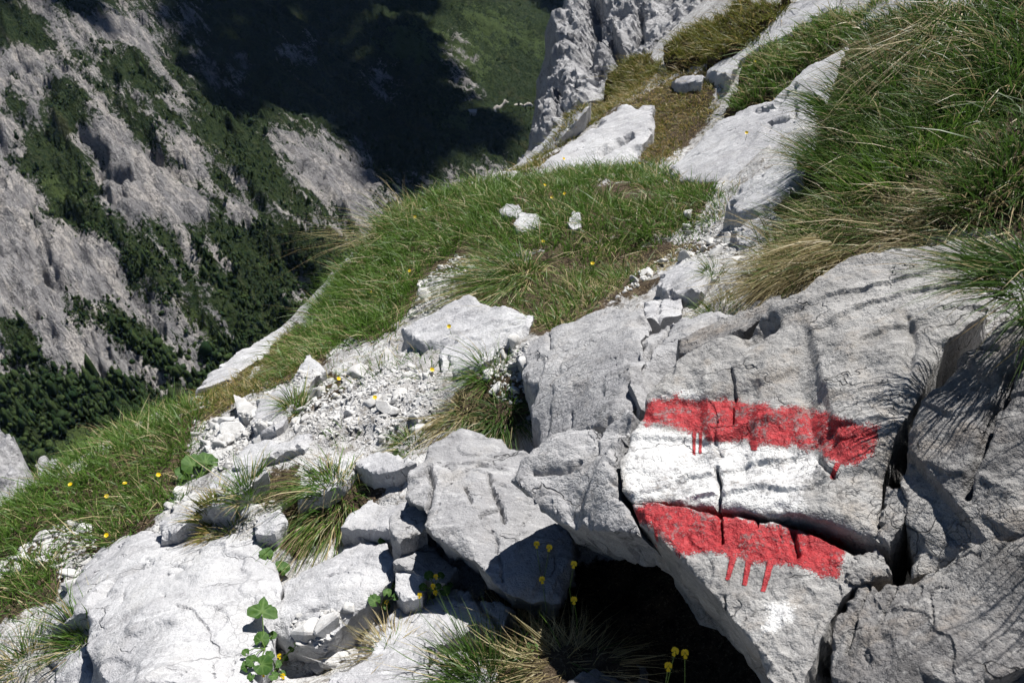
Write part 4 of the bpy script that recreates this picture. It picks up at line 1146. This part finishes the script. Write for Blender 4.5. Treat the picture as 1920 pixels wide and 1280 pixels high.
turf('mossy strip between the two slabs under the cliff', [(945,340),(1005,300),(1045,268),(1110,205),(1135,190),(1160,195),(1090,252),(1030,292),(985,335)], 9000, 0.062, 0.2, seed=21, mat=M_MOSS, width=0.0065, onrock=True)
turf(None, b1['label'], 9000, 0.109, 0.12, seed=22, mat=M_MOSS, parent=b1, width=0.0059, onrock=True)
turf(None, b2['label'], 9000, 0.094, 0.15, seed=23, mat=M_MOSS, parent=b2, width=0.0059, onrock=True)
turf(None, b3['label'], 8500, 0.117, 0.25, seed=24, parent=b3, width=0.0055, onrock=True)
turf(None, b4['label'], 9000, 0.101, 0.14, seed=25, parent=b4, mat=M_DGRASS, width=0.0049, onrock=True)
turf('mixed green and straw grass on the right hand slope', [(1440,470),(1470,385),(1520,340),(1660,330),(1800,320),(1960,300),(1960,420),(1900,440),(1820,450),(1740,440),(1640,455),(1560,490),(1500,520)], 9500, 0.117, 0.30, seed=26, mat=M_DGRASS, width=0.0036, droop=0.5)
turf('grass among pebbles left of the lower tilted slab', [(1260,430),(1300,350),(1370,350),(1365,400),(1300,450)], 5000, 0.078, 0.3, seed=27, width=0.0036)
turf('scrubby tuft band below the low rounded slab', [(500,880),(560,850),(600,835),(660,825),(660,850),(600,852),(560,870),(520,895)], 9000, 0.055, 0.25, seed=28, width=0.0029)
turf('dry matted grass around the flat pointed slab', [(470,905),(545,865),(562,900),(555,940),(520,955),(450,955),(445,935)], 13000, 0.035, 0.85, seed=29, width=0.0029, droop=0.8)
turf('scattered grass at the foot of the pale slabs', [(40,1200),(80,1180),(165,1150),(170,1200),(150,1230),(90,1240),(60,1290),(0,1290),(0,1240)], 3500, 0.070, 0.4, seed=30, width=0.0026)

# ---- tussocks one can tell apart
tussock('sprawling tuft with straw fringe between the pale slabs', 618, 930, 0.085, 900, 0.15, 0.42, 0.75, 1.3, 0.75, lean=(-0.15, -0.25), width=0.0029)
tussock('straw coloured tuft at the top of the cracked boulder', 868, 775, 0.065, 520, 0.105, 0.8, 0.7, 1.2, 0.85, lean=(-0.2, -0.3), width=0.0031)
tussock('dark green tuft beside the broad smooth boulder', 945, 775, 0.065, 520, 0.105, 0.2, 0.8, 1.2, 0.7, lean=(0.05, -0.3), width=0.0029, mat=M_DGRASS)
tussock('thin green tuft above the straw tuft', 915, 700, 0.06, 260, 0.13, 0.15, 1.0, 1.1, 0.5, lean=(-0.2, -0.1), width=0.0026)
tussock('upright dark green tuft at the bottom edge', 905, 1262, 0.065, 620, 0.125, 0.10, 1.1, 1.0, 0.35, lean=(-0.1, 0), width=0.0027, mat=M_DGRASS)
tussock('arching tuft draped over the middle slab', 960, 520, 0.12, 900, 0.24, 0.35, 0.6, 1.0, 0.65, lean=(-0.45, -0.15), width=0.0036)
tussock('pale green cushion on the long layered slab', 402, 955, 0.06, 500, 0.055, 0.25, 0.9, 1.2, 0.3, width=0.0039, mat=M_MOSS)
tussock('small dark tuft above the long layered slab', 462, 918, 0.045, 220, 0.11, 0.2, 1.1, 0.9, 0.3, width=0.0029)
tussock('wispy tuft below the pale green cushion', 438, 992, 0.035, 140, 0.09, 0.5, 1.0, 1.0, 0.4, width=0.0026)
tussock('small low tuft at the right end of the scree', 770, 832, 0.05, 420, 0.06, 0.3, 0.9, 1.2, 0.4, width=0.0026)
tussock('narrow upright tuft at the edge of the tilted slab', 556, 775, 0.05, 360, 0.12, 0.25, 1.1, 0.8, 0.3, width=0.0031, aspect=(0.6, 1.3))
tussock('leaning tuft between the long slab and the bulging boulder', 152, 1195, 0.05, 330, 0.12, 0.25, 1.0, 0.8, 0.35, lean=(-0.15, 0.05), width=0.0029)
tussock('thin dark tuft in the bottom left corner', 45, 1235, 0.07, 260, 0.13, 0.35, 0.9, 1.0, 0.4, width=0.0026, mat=M_DGRASS)
tussock('tuft hanging over the top of the tilted slab', 590, 660, 0.12, 700, 0.2, 0.4, 0.7, 1.0, 0.8, lean=(-0.25, -0.35), width=0.0039)
tussock('tuft of seed stalks on the skyline of the ridge', 735, 420, 0.2, 240, 0.30, 0.6, 1.0, 0.9, 0.45, lean=(-0.45, 0), width=0.0034)
tussock('tall dark tussock at the lower end of the long tilted slab', 1600, 285, 0.15, 1400, 0.135, 0.12, 1.1, 1.1, 0.35, lean=(-0.12, -0.08), width=0.0034, mat=M_DGRASS)
tussock('bright green tussock in the middle of the right slope', 1700, 300, 0.14, 1200, 0.15, 0.05, 1.4, 0.8, 0.22, width=0.0038)
tussock('dark tussock beside the long slab at the top', 1640, 170, 0.18, 1400, 0.15, 0.10, 1.1, 1.1, 0.35, lean=(-0.12, -0.05), width=0.0038, mat=M_DGRASS)
tussock('dry tussock with long hanging straw at the top right', 1790, 40, 0.16, 1000, 0.22, 0.72, 0.5, 1.1, 1.0, lean=(-0.12, -0.35), width=0.0034, mat=M_DGRASS)
tussock('green tussock at the top right corner', 1890, 130, 0.15, 1100, 0.14, 0.15, 1.1, 1.0, 0.4, lean=(0, -0.1), width=0.0036, mat=M_DGRASS)
tussock('dark green tussock between the hanging straw and the bright one', 1790, 210, 0.14, 1100, 0.14, 0.10, 1.2, 1.0, 0.3, width=0.0036, mat=M_DGRASS)
tussock('green tussock at the right edge above the near clump', 1890, 330, 0.12, 1000, 0.12, 0.2, 1.1, 1.0, 0.4, lean=(-0.05, -0.08), width=0.003, mat=M_DGRASS)
tussock('straw tussock on the right slope below the hanging straw', 1800, 385, 0.10, 700, 0.11, 0.7, 0.8, 1.1, 0.6, lean=(-0.15, -0.05), width=0.0026, mat=M_DGRASS)
tussock('dry fringe hanging over the top of the painted rock', 1650, 425, 0.10, 800, 0.115, 0.8, 0.4, 1.2, 0.75, lean=(-0.28, -0.12), width=0.0024, aspect=(1.9, 0.8))
tussock('straw tuft drooping left of the painted rock top', 1500, 482, 0.10, 800, 0.125, 0.75, 0.45, 1.2, 0.8, lean=(-0.25, -0.15), width=0.0025)
tussock('green and straw tuft above the dry fringe', 1580, 400, 0.11, 900, 0.12, 0.35, 0.9, 1.1, 0.45, lean=(-0.12, -0.08), width=0.0028)
tussock('small tuft among pebbles near the low pale boulder', 1355, 575, 0.06, 420, 0.075, 0.35, 0.9, 1.1, 0.4, width=0.002)
tussock('tiny tuft on the low pale boulder', 1340, 515, 0.035, 160, 0.07, 0.1, 1.0, 1.0, 0.3, width=0.002)
# the near clump that leans over the painted rock from the right
pn = at(np.array(1945.), np.array(500.), np.array(1.36))
tussock('big dark clump leaning in from the right edge over the painted rock', 0, 0, 0.08, 1000, 0.115, 0.15, 0.75, 1.1, 0.45, lean=(-0.25, -0.05), width=0.0026, mat=M_DGRASS, pos=pn, seed=77)
tussock('grass clump just beyond the right edge whose shadow streaks the lower right rock', 0, 0, 0.07, 620, 0.42, 0.3, 1.15, 0.6, 0.10, lean=(-0.78, 0.12), width=0.005, mat=M_DGRASS, pos=(0.99, 0.95, 0.90), seed=78, outside=1930)

# ------------------------------------------------------------------ scree: loose stones and gravel
def stone_mesh(seed):
    r = np.random.default_rng(seed)
    bm = bmesh.new()
    p = r.normal(0, 1, (13, 3))
    p /= np.linalg.norm(p, axis=1, keepdims=True)
    p *= np.array([1.0, r.uniform(0.6, 0.9), r.uniform(0.4, 0.7)]) * r.uniform(0.85, 1.1, (13, 1))
    for q in p:
        bm.verts.new(q)
    bmesh.ops.convex_hull(bm, input=bm.verts)
    for v in [v for v in bm.verts if not v.link_faces]:
        bm.verts.remove(v)
    bm2 = bm
    bmesh.ops.bevel(bm2, geom=bm2.edges[:], offset=0.07, segments=1, affect='EDGES')
    bmesh.ops.triangulate(bm2, faces=bm2.faces[:])
    V = np.array([v.co[:] for v in bm2.verts])
    T = np.array([[v.index for v in f.verts] for f in bm2.faces])
    bm.free()
    return V, T
PROTO = [stone_mesh(900 + i) for i in range(10)]
PMESH = []
M_LOOSE = M_STONE
for i, (v, t) in enumerate(PROTO):
    me = tri_mesh('stone', v, t, smooth=False)
    me.materials.append(M_STONE)
    PMESH.append(me)
SCREE = [('loose white stone in the broad scree left of the straw tuft', 'stones of the broad middle scree', [(550,735),(640,705),(720,690),(810,690),(825,740),(815,800),(775,835),(690,835),(600,822),(545,802)], 110, 0.021, 1500),
         ('loose white stone in the scree left of the low rounded slab', 'stones of the lower left scree', [(362,790),(420,785),(475,790),(525,812),(470,832),(438,872),(400,885),(372,830)], 55, 0.024, 600),
         ('loose white stone in the chute right of the ridge grass', 'stones of the chute by the ridge grass', [(762,600),(790,530),(850,482),(915,482),(895,530),(855,572),(805,592)], 50, 0.026, 500),
         ('loose white stone piled beside the broad smooth boulder', 'stones by the smooth boulder', [(905,692),(960,645),(995,640),(988,720),(985,765),(930,745)], 24, 0.021, 160),
         ('loose white pebble above the cracked boulder', 'pebbles above the cracked boulder', [(1280,405),(1355,385),(1365,430),(1395,460),(1392,505),(1330,480),(1260,492),(1185,545),(1155,560),(1195,512),(1280,462)], 45, 0.022, 700),
         ('loose white stone on the left edge scree', 'stones of the left edge scree', [(-10,1065),(80,1000),(130,972),(172,990),(182,1040),(125,1120),(105,1070),(60,1052),(5,1090)], 45, 0.021, 500),
         ('loose chip along the long layered slab', 'chips along the layered slab', [(288,985),(340,920),(385,922),(405,962),(440,1002),(505,992),(515,940),(480,940),(380,958),(300,1005)], 40, 0.016, 400),
         ('loose stone at the foot of the pale rough slab', 'stones at the slab foot', [(556,1205),(620,1190),(665,1185),(655,1240),(600,1252),(556,1245)], 18, 0.021, 150)]
gv, gt, go = [], [], 0
for si, (lab, grp, poly, nbig, sz, nsm) in enumerate(SCREE):
    r = np.random.default_rng(700 + si)
    fp = footprint(poly)
    lo, hi = fp.min(0), fp.max(0)
    xy = r.uniform(lo, hi, (9000, 2))
    xy = xy[inside(xy, fp)][:int((nbig + nsm) * 1.6)]
    zr = ztop(BV_ROCK, xy)
    z = hill(xy)
    ok = zr < z + 0.10
    xy, z = xy[ok], np.maximum(z, zr)[ok]
    mine = []
    for i in range(min(len(xy), nbig + nsm)):
        big = i < nbig
        s = sz * (r.lognormal(-0.08, 0.55) if big else r.uniform(0.18, 0.55))
        rot = Matrix.Rotation(r.uniform(0, 6.28), 4, 'Z') @ Matrix.Rotation(r.normal(0, 0.45), 4, 'X') @ Matrix.Rotation(r.normal(0, 0.45), 4, 'Y')
        P = np.array([xy[i, 0], xy[i, 1], z[i] + s * r.uniform(-0.05, 0.3)])
        k = int(r.integers(0, 10))
        if big:
            o = link('scree_stone', PMESH[k])
            o.matrix_world = Matrix.Translation(P) @ rot @ Matrix.Diagonal((s, s, s, 1))
            tag(o, lab, 'stone', grp, 'thing')
            mine.append((o, s, proj(P[None])[0]))
        else:
            R3 = np.array(rot.to_3x3())
            gv.append(PROTO[k][0] @ R3.T * s + P)
            gt.append(PROTO[k][1] + go)
            go += len(PROTO[k][0])
    # the ones that stand out get a label of their own
    place = lab.split(' stone ')[-1].split(' pebble ')[-1].split(' chip ')[-1]
    for word, key in (('largest', lambda m: -m[1]), ('leftmost', lambda m: m[2][0]), ('rightmost', lambda m: -m[2][0]), ('topmost', lambda m: m[2][1]), ('lowest', lambda m: -m[2][1])):
        left = [m for m in mine if m[0]['label'] == lab]
        if left and min(mine, key=key) in left:
            min(left, key=key)[0]['label'] = word + ' of the loose stones ' + place
gr_ = link('gravel', tri_mesh('gravel', np.vstack(gv), np.vstack(gt), smooth=False), M_STONE)
tag(gr_, 'fine white limestone gravel between the slabs', 'gravel', kind='stuff')

# ------------------------------------------------------------------ flowers and leaves
M_YEL = plain('yellow_petal', (0.80, 0.56, 0.01), 0.45, 0.4, 0.12, 60, 0.2)
M_STEM = plain('flower_stem', (0.09, 0.15, 0.03), 0.6, 0.3)
M_EYE = plain('flower_centre', (0.45, 0.35, 0.02), 0.7)
def leaf_material():
    t = NT('broad_leaf')
    n = t.noise(70, 4, 0.7)
    c = t.mix(t.ss(n, 0.3, 0.7), (0.026, 0.075, 0.012), (0.055, 0.115, 0.020))
    c = t.mix(t.math('MULTIPLY', t.ss(t.attr('vein'), 0.15, 0.9), 0.6), c, (0.13, 0.21, 0.06))
    p = t.n('ShaderNodeBsdfPrincipled', {'Base Color': c, 'Roughness': 0.6, 'Specular IOR Level': 0.2, 'Normal': t.bump(t.noise(120, 3), 0.3, 0.002)}).outputs[0]
    tr = t.n('ShaderNodeBsdfTranslucent', {'Color': t.mix(n, (0.08, 0.18, 0.02), (0.12, 0.22, 0.03))}).outputs[0]
    return t.finish(None, shader=t.n('ShaderNodeMixShader', {0: 0.15, 1: p, 2: tr}).outputs[0])
M_LEAF = leaf_material()

def tube(path, rad, sides=5):
    path = np.array(path, float)
    V, T = [], []
    for i, p in enumerate(path):
        d = path[min(i + 1, len(path) - 1)] - path[max(i - 1, 0)]
        d /= np.linalg.norm(d) + 1e-9
        a = np.cross(d, [0.3, 0.9, 0.1]); a /= np.linalg.norm(a)
        b = np.cross(d, a)
        rr = rad * (1 - 0.35 * i / (len(path) - 1))
        for k in range(sides):
            t = 2 * math.pi * k / sides
            V.append(p + (a * math.cos(t) + b * math.sin(t)) * rr)
    for i in range(len(path) - 1):
        for k in range(sides):
            k2 = (k + 1) % sides
            T.append((i * sides + k, i * sides + k2, (i + 1) * sides + k2))
            T.append((i * sides + k, (i + 1) * sides + k2, (i + 1) * sides + k))
    return np.array(V), np.array(T)

def frame(nrm, heading):
    n = np.array(nrm, float); n /= np.linalg.norm(n)
    f = np.array(heading, float); f = f - n * (f @ n); f /= np.linalg.norm(f) + 1e-9
    return np.stack([np.cross(f, n), f, n], 1)     # columns: right, forward, normal

def petal_mesh(w, l, cup):
    V = [(0, 0, 0)]
    rows = [(0.35, 0.32), (0.7, 0.5), (0.95, 0.36)]
    for y, x in rows:
        for k in (-1, 0, 1):
            V.append((k * x * w, y * l, cup * y * y * l + (abs(k) * 0.1 * l)))
    T = [(0, 2, 1), (0, 3, 2)]
    for i in (0, 1):
        a, b = 1 + 3 * i, 4 + 3 * i
        T += [(a, a + 1, b + 1), (a, b + 1, b), (a + 1, a + 2, b + 2), (a + 1, b + 2, b + 1)]
    return np.array(V), np.array(T)

def flower(label, u, v, h, size, group, name='buttercup', viola=False, seed=0, D=None, leaves=2):
    """stem rising from the ground, five petals round a centre"""
    r = np.random.default_rng(int(u * 7 + v) + seed)
    H = at(np.array([float(u)]), np.array([float(v)]), np.array([D]))[0] if D else None
    if H is None:
        s0 = first_at(np.array([float(u)]), np.array([float(v)]))[0]
        back = (CAM - s0) / np.linalg.norm(CAM - s0)
        H = s0 + back * h * 0.9
    bx, by = H[0] + r.normal(0, 0.012), H[1] + r.normal(0, 0.012)
    zz = max(hill(np.array([[bx, by]]))[0], ztop(BV_ROCK, [(bx, by)], H[2])[0])
    zz = max(zz, H[2] - 0.16)
    base = np.array([bx, by, zz])
    e = empty(name, base, label, 'flower', group)
    mid = (base + H) / 2 + r.normal(0, 0.008, 3)
    V, T = tube([base - [0, 0, .01], mid, H], 0.0011)
    link('stem', tri_mesh('stem', V - base, T), M_STEM, e)
    view = (CAM - H) / np.linalg.norm(CAM - H)
    nrm = view * 0.6 + np.array([r.normal(0, .25), r.normal(0, .25), 0.8]) if not viola else view + np.array([r.normal(0, .3), -0.3, 0])
    F = frame(nrm, (r.normal(), r.normal(), r.normal()) if not viola else (0, 0, 1))
    angs = [k * 72 for k in range(5)] if not viola else [35, -35, 90, -90, 180]
    for k, a in enumerate(angs):
        big = 1.0 if not viola else (1.0, 1.0, .9, .9, 1.25)[k]
        pv, pt = petal_mesh(size * 0.95, size * big, 0.35 if not viola else 0.05)
        ra = math.radians(a)
        R = np.array([[math.cos(ra), -math.sin(ra), 0], [math.sin(ra), math.cos(ra), 0], [0, 0, 1]])
        link('petal', tri_mesh('petal', (pv @ R.T) @ F.T + H - base, pt), M_YEL, e)
    V, T = tube([H - F[:, 2] * 0.001, H + F[:, 2] * size * 0.2], size * 0.22, 6)
    T = np.vstack([T, [(6, 7 + i, 8 + i) for i in range(0, 4)]])
    link('flower_centre', tri_mesh('flower_centre', V - base, T), M_EYE, e)
    return e

def leaf_shape(kind, n=32):
    """outline radius function round the petiole point"""
    pts = []
    for i in range(n):
        t = 2 * math.pi * i / n            # 0 = tip
        if kind == 'lobed':
            tt = min(t, 2 * math.pi - t)
            rr = float(np.interp(tt, [0, 0.25, 0.6, 0.95, 1.25, 1.6, 1.95, 2.3, 2.7, 2.95, 3.15], [1.0, 0.80, 0.62, 0.66, 0.82, 1.0, 0.98, 0.72, 0.50, 0.35, 0.15]))
        elif kind == 'heart':
            rr = 0.85 + 0.15 * math.cos(t) + 0.06 * math.cos(9 * t) * 0.3
            if abs(t - math.pi) < 0.26: rr = 0.12
        else:
            rr = 0.9 + 0.05 * math.cos(5 * t)
            if abs(t - math.pi) < 0.2: rr = 0.3
        pts.append((math.sin(t) * rr, math.cos(t) * rr))
    return np.array(pts)

def leaf(parent, base, P, size, nrm, heading, kind, r, name='leaf', stem=True):
    o2 = leaf_shape(kind)
    V = [(0, 0, 0)]
    lean_ = r.uniform(-0.25, 0.25)
    o2 = o2 * (1 + r.normal(0, 0.05, (len(o2), 1)))
    for s in (0.5, 1.0):
        for x, y in o2:
            rr = s * math.hypot(x, y)
            z = 0.22 * rr * rr * (-1 if kind != 'lobed' else -0.6) + 0.26 * abs(x * s) + lean_ * x * y * s * s + r.normal(0, 0.03)
            V.append((x * s, y * s, z))
    n = len(o2)
    T = []
    for i in range(n):
        j = (i + 1) % n
        T.append((0, 1 + j, 1 + i))
        T.append((1 + i, 1 + j, 1 + n + j))
        T.append((1 + i, 1 + n + j, 1 + n + i))
    F = frame(nrm, heading)
    V = np.array(V) * size @ F.T + P
    ve = [1.0] + [0.75 if i % 5 == 0 else 0.0 for i in range(n)] + [0.35 if i % 5 == 0 else 0.0 for i in range(n)]
    lf = link(name, tri_mesh(name, V - base, np.array(T), {'vein': np.array(ve)}), M_LEAF, parent)
    if stem:
        a, b = tube([base, (base + P) / 2 + np.array([0, 0, 0.008]), P], 0.0016)
        link('leaf_stalk', tri_mesh('leaf_stalk', a - base, b), M_STEM, parent)
    return lf

def leafy(label, root, leaves, cat='plant', name='leafy_plant', group=None, seed=1):
    """root (u,v); leaves: (u, v, lift towards the viewer, size in photo px, kind, heading deg)"""
    r = np.random.default_rng(seed + int(root[0]))
    base = first_at(np.array([float(root[0])]), np.array([float(root[1])]))[0]
    e = empty(name, base, label, cat, group)
    for (u, v, up, px, kind, hd) in leaves:
        s0 = first_at(np.array([float(u)]), np.array([float(v)]))[0]
        view = (CAM - s0) / np.linalg.norm(CAM - s0)
        P = s0 + view * up
        Dp = (P - CAM) @ FW
        size = px * 0.9 * Dp * K / 960
        nrm = view * 0.75 + np.array([0.25, 0, 0.65]) + r.normal(0, 0.16, 3)
        a = math.radians(hd)
        head = np.array([math.sin(a), 0, 0]) + UP * math.cos(a)
        leaf(e, base, P, size, nrm, head, kind, r)
    return e

leafy('tall stalk with a three lobed leaf beside the bulging boulder', (497,1215), [(492,1146,0.05,33,'lobed',12),(490,1200,0.04,19,'heart',20),(472,1238,0.03,14,'round',-60),(490,1245,0.03,23,'heart',100),(511,1190,0.02,10,'round',60),(460,1222,0.02,9,'round',-30)])
leafy('low bunch of round violet leaves below the tall stalk', (520,1255), [(462,1248,0.02,13,'round',-40),(505,1228,0.02,11,'round',30),(520,1244,0.02,10,'round',70),(536,1232,0.015,9,'round',90),(512,1266,0.02,12,'round',140),(530,1262,0.015,9,'round',120),(546,1216,0.01,8,'round',60),(470,1268,0.02,9,'round',200),(558,1206,0.01,7,'round',30)])
leafy('broad dark leaves growing above the long layered slab', (375,895), [(362,872,0.05,26,'heart',-30),(385,866,0.05,24,'heart',20),(402,872,0.04,20,'heart',60),(345,886,0.04,18,'heart',-80),(388,888,0.03,16,'heart',150),(266,915,0.04,10,'round',0)])
leafy('two upright leaves left of the sprawling tuft', (527,1075), [(500,1040,0.02,17,'heart',-20),(527,1066,0.025,20,'heart',20)])
leafy('violet leaves at the foot of the pale rough slab', (715,1138), [(703,1126,0.02,16,'heart',-40),(726,1110,0.02,11,'round',10),(722,1136,0.02,11,'heart',140),(742,1118,0.015,9,'round',60),(738,1098,0.012,8,'round',0),(716,1014,0.012,9,'round',0)])
leafy('violet leaves at the mouth of the dark hollow', (818,1112), [(805,1080,0.03,12,'heart',-20),(827,1078,0.03,9,'round',20),(833,1106,0.02,13,'heart',120),(793,1100,0.02,10,'round',-70),(822,1098,0.03,8,'round',60),(844,1096,0.02,7,'round',90)])
leafy('small leaves in the soil in front of the hollow', (1003,1216), [(1006,1166,0.04,7,'round',0),(995,1210,0.02,9,'heart',-30),(1008,1212,0.02,9,'heart',60),(950,1240,0.02,9,'heart',-10),(974,1248,0.02,10,'heart',100)])
VIO = [(817,1080),(812,1098),(816,1110),(787,1115),(725,1128)]
VL = ['topmost yellow violet at the mouth of the hollow','second yellow violet at the mouth of the hollow','lowest yellow violet at the mouth of the hollow','yellow violet low on the left at the mouth of the hollow','yellow violet over the leaves below the rough slab']
for (u, v), l in zip(VIO, VL):
    flower(l, u, v, 0.045, 0.0066, 'yellow violets', 'violet', True)
for (u, v), l in zip([(524,1229),(530,1266),(494,1262)], ['yellow violet right of the lobed leaf stalk','yellow violet at the bottom edge below the stalk','tiny yellow violet under the broad lower leaf']):
    flower(l, u, v, 0.03, 0.0066, 'yellow violets', 'violet', True)
for (u, v, D), l in zip([(1006,1020,1.80),(1030,1026,1.78),(1076,1057,1.72),(1016,1086,1.74),(1076,1124,1.68),(1266,1220,1.42),(1284,1224,1.40),(1253,1248,1.42)],
        ['shaded violet at the upper left inside the hollow','shaded violet just right of the first inside the hollow','shaded violet at the right inside the hollow','shaded violet low on the left inside the hollow','lowest violet inside the hollow','left of two violets side by side below the overhang','right of two violets side by side below the overhang','lower single violet below the overhang']):
    flower(l, u, v, 0.05, 0.0078, 'yellow violets in the hollow', 'violet', True, D=D)
BUT = [(200,930,'big yellow flower in the grass of the left slope'),(297,890,'yellow flower near the broad dark leaves'),(132,908,'pale yellow flower near the left skyline grass'),(234,906,'small yellow flower in the middle of the left grass'),(200,1003,'yellow flower at the lower edge of the left grass'),
       (635,710,'bright yellow flower on the soil left of the scree'),(703,745,'yellow flower in the middle of the scree'),(810,693,'bright yellow flower at the lower corner of the middle slab'),(778,407,'orange yellow flower on the ridge skyline'),(768,508,'yellow flower in the ridge grass by the chute'),(670,530,'small yellow flower low in the ridge grass'),(696,548,'faint yellow flower right of the lowest ridge flower'),
       (842,612,'tiny yellow flower on the middle slab'),(1022,347,'yellow flower at the left foot of the large sunlit slab'),(1035,370,'pale yellow flower above the two white stones'),(1058,363,'pale yellow flower right of the pair above the stones'),(1057,298,'yellow flower standing before the large sunlit slab'),(1087,319,'yellow flower at the lower edge of the large sunlit slab'),(1187,306,'left of two yellow flowers by the mossy hollow'),(1199,307,'right of two yellow flowers by the mossy hollow'),
       (1111,494,'bright yellow flower in the tangled grass'),(1416,115,'orange yellow flower on the bank right of the narrow slab'),(1462,110,'small yellow flower on the bank right of the orange one'),(1400,249,'tiny yellow flower on the long tilted slab'),(1567,20,'yellow flower at the top of the bank'),(1018,453,'small yellow flower below the two white stones')]
for u, v, l in BUT:
    far = first_at(np.array([float(u)]), np.array([float(v)]))[0]
    Dd = float((far - CAM) @ FW)
    flower(l, u, v, 0.07 + 0.012 * Dd, 0.0058 + 0.0009 * Dd, 'yellow mountain flowers')

# straw
tussock('small nest of curled straw on the foreground slab', 728, 1210, 0.055, 420, 0.07, 1.0, 0.12, 0.8, 0.25, width=0.0018, name='straw_nest', cat='straw')
for i, (u, v) in enumerate([(950,1225),(1005,1238),(1055,1232),(1100,1245),(975,1185)]):
    tussock(['dead grass left in front of the hollow','dead grass in the middle in front of the hollow','dead grass right of the middle in front of the hollow','dead grass at the right end in front of the hollow','dead stalks poking up into the hollow'][i], u, v, 0.06, 260, 0.085, 0.97, 0.22 if i < 4 else 0.8, 1.0, 0.3, width=0.0020, name='dead_grass', cat='dead grass')

# ------------------------------------------------------------------ thin mountain air
def haze():
    bm = bmesh.new()
    bmesh.ops.create_cube(bm, size=1)
    lo = np.array([FV[:, 0].min() - 50, -400.0, FV[:, 2].min() - 5])
    hi = np.array([FV[:, 0].max() + 50, FV[:, 1].max() + 50, max(FV[:, 2].max(), 3.0) + 5])
    hi[2] = min(hi[2], 880.0)
    for v in bm.verts:
        v.co = Vector((lo + hi) / 2) + Vector(np.array(v.co[:]) * (hi - lo))
    me = bpy.data.meshes.new('haze')
    bm.to_mesh(me)
    bm.free()
    m = bpy.data.materials.new('thin_haze')
    m.use_nodes = True
    t = m.node_tree
    t.nodes.clear()
    o = t.nodes.new('ShaderNodeOutputMaterial')
    p = t.nodes.new('ShaderNodeVolumePrincipled')
    p.inputs['Color'].default_value = (0.35, 0.55, 1.0, 1)
    p.inputs['Density'].default_value = 0.000009
    p.inputs['Anisotropy'].default_value = 0.0
    t.links.new(p.outputs[0], o.inputs['Volume'])
    tag(link('haze', me, m), 'thin blue haze over the valley', kind='stuff')
haze()
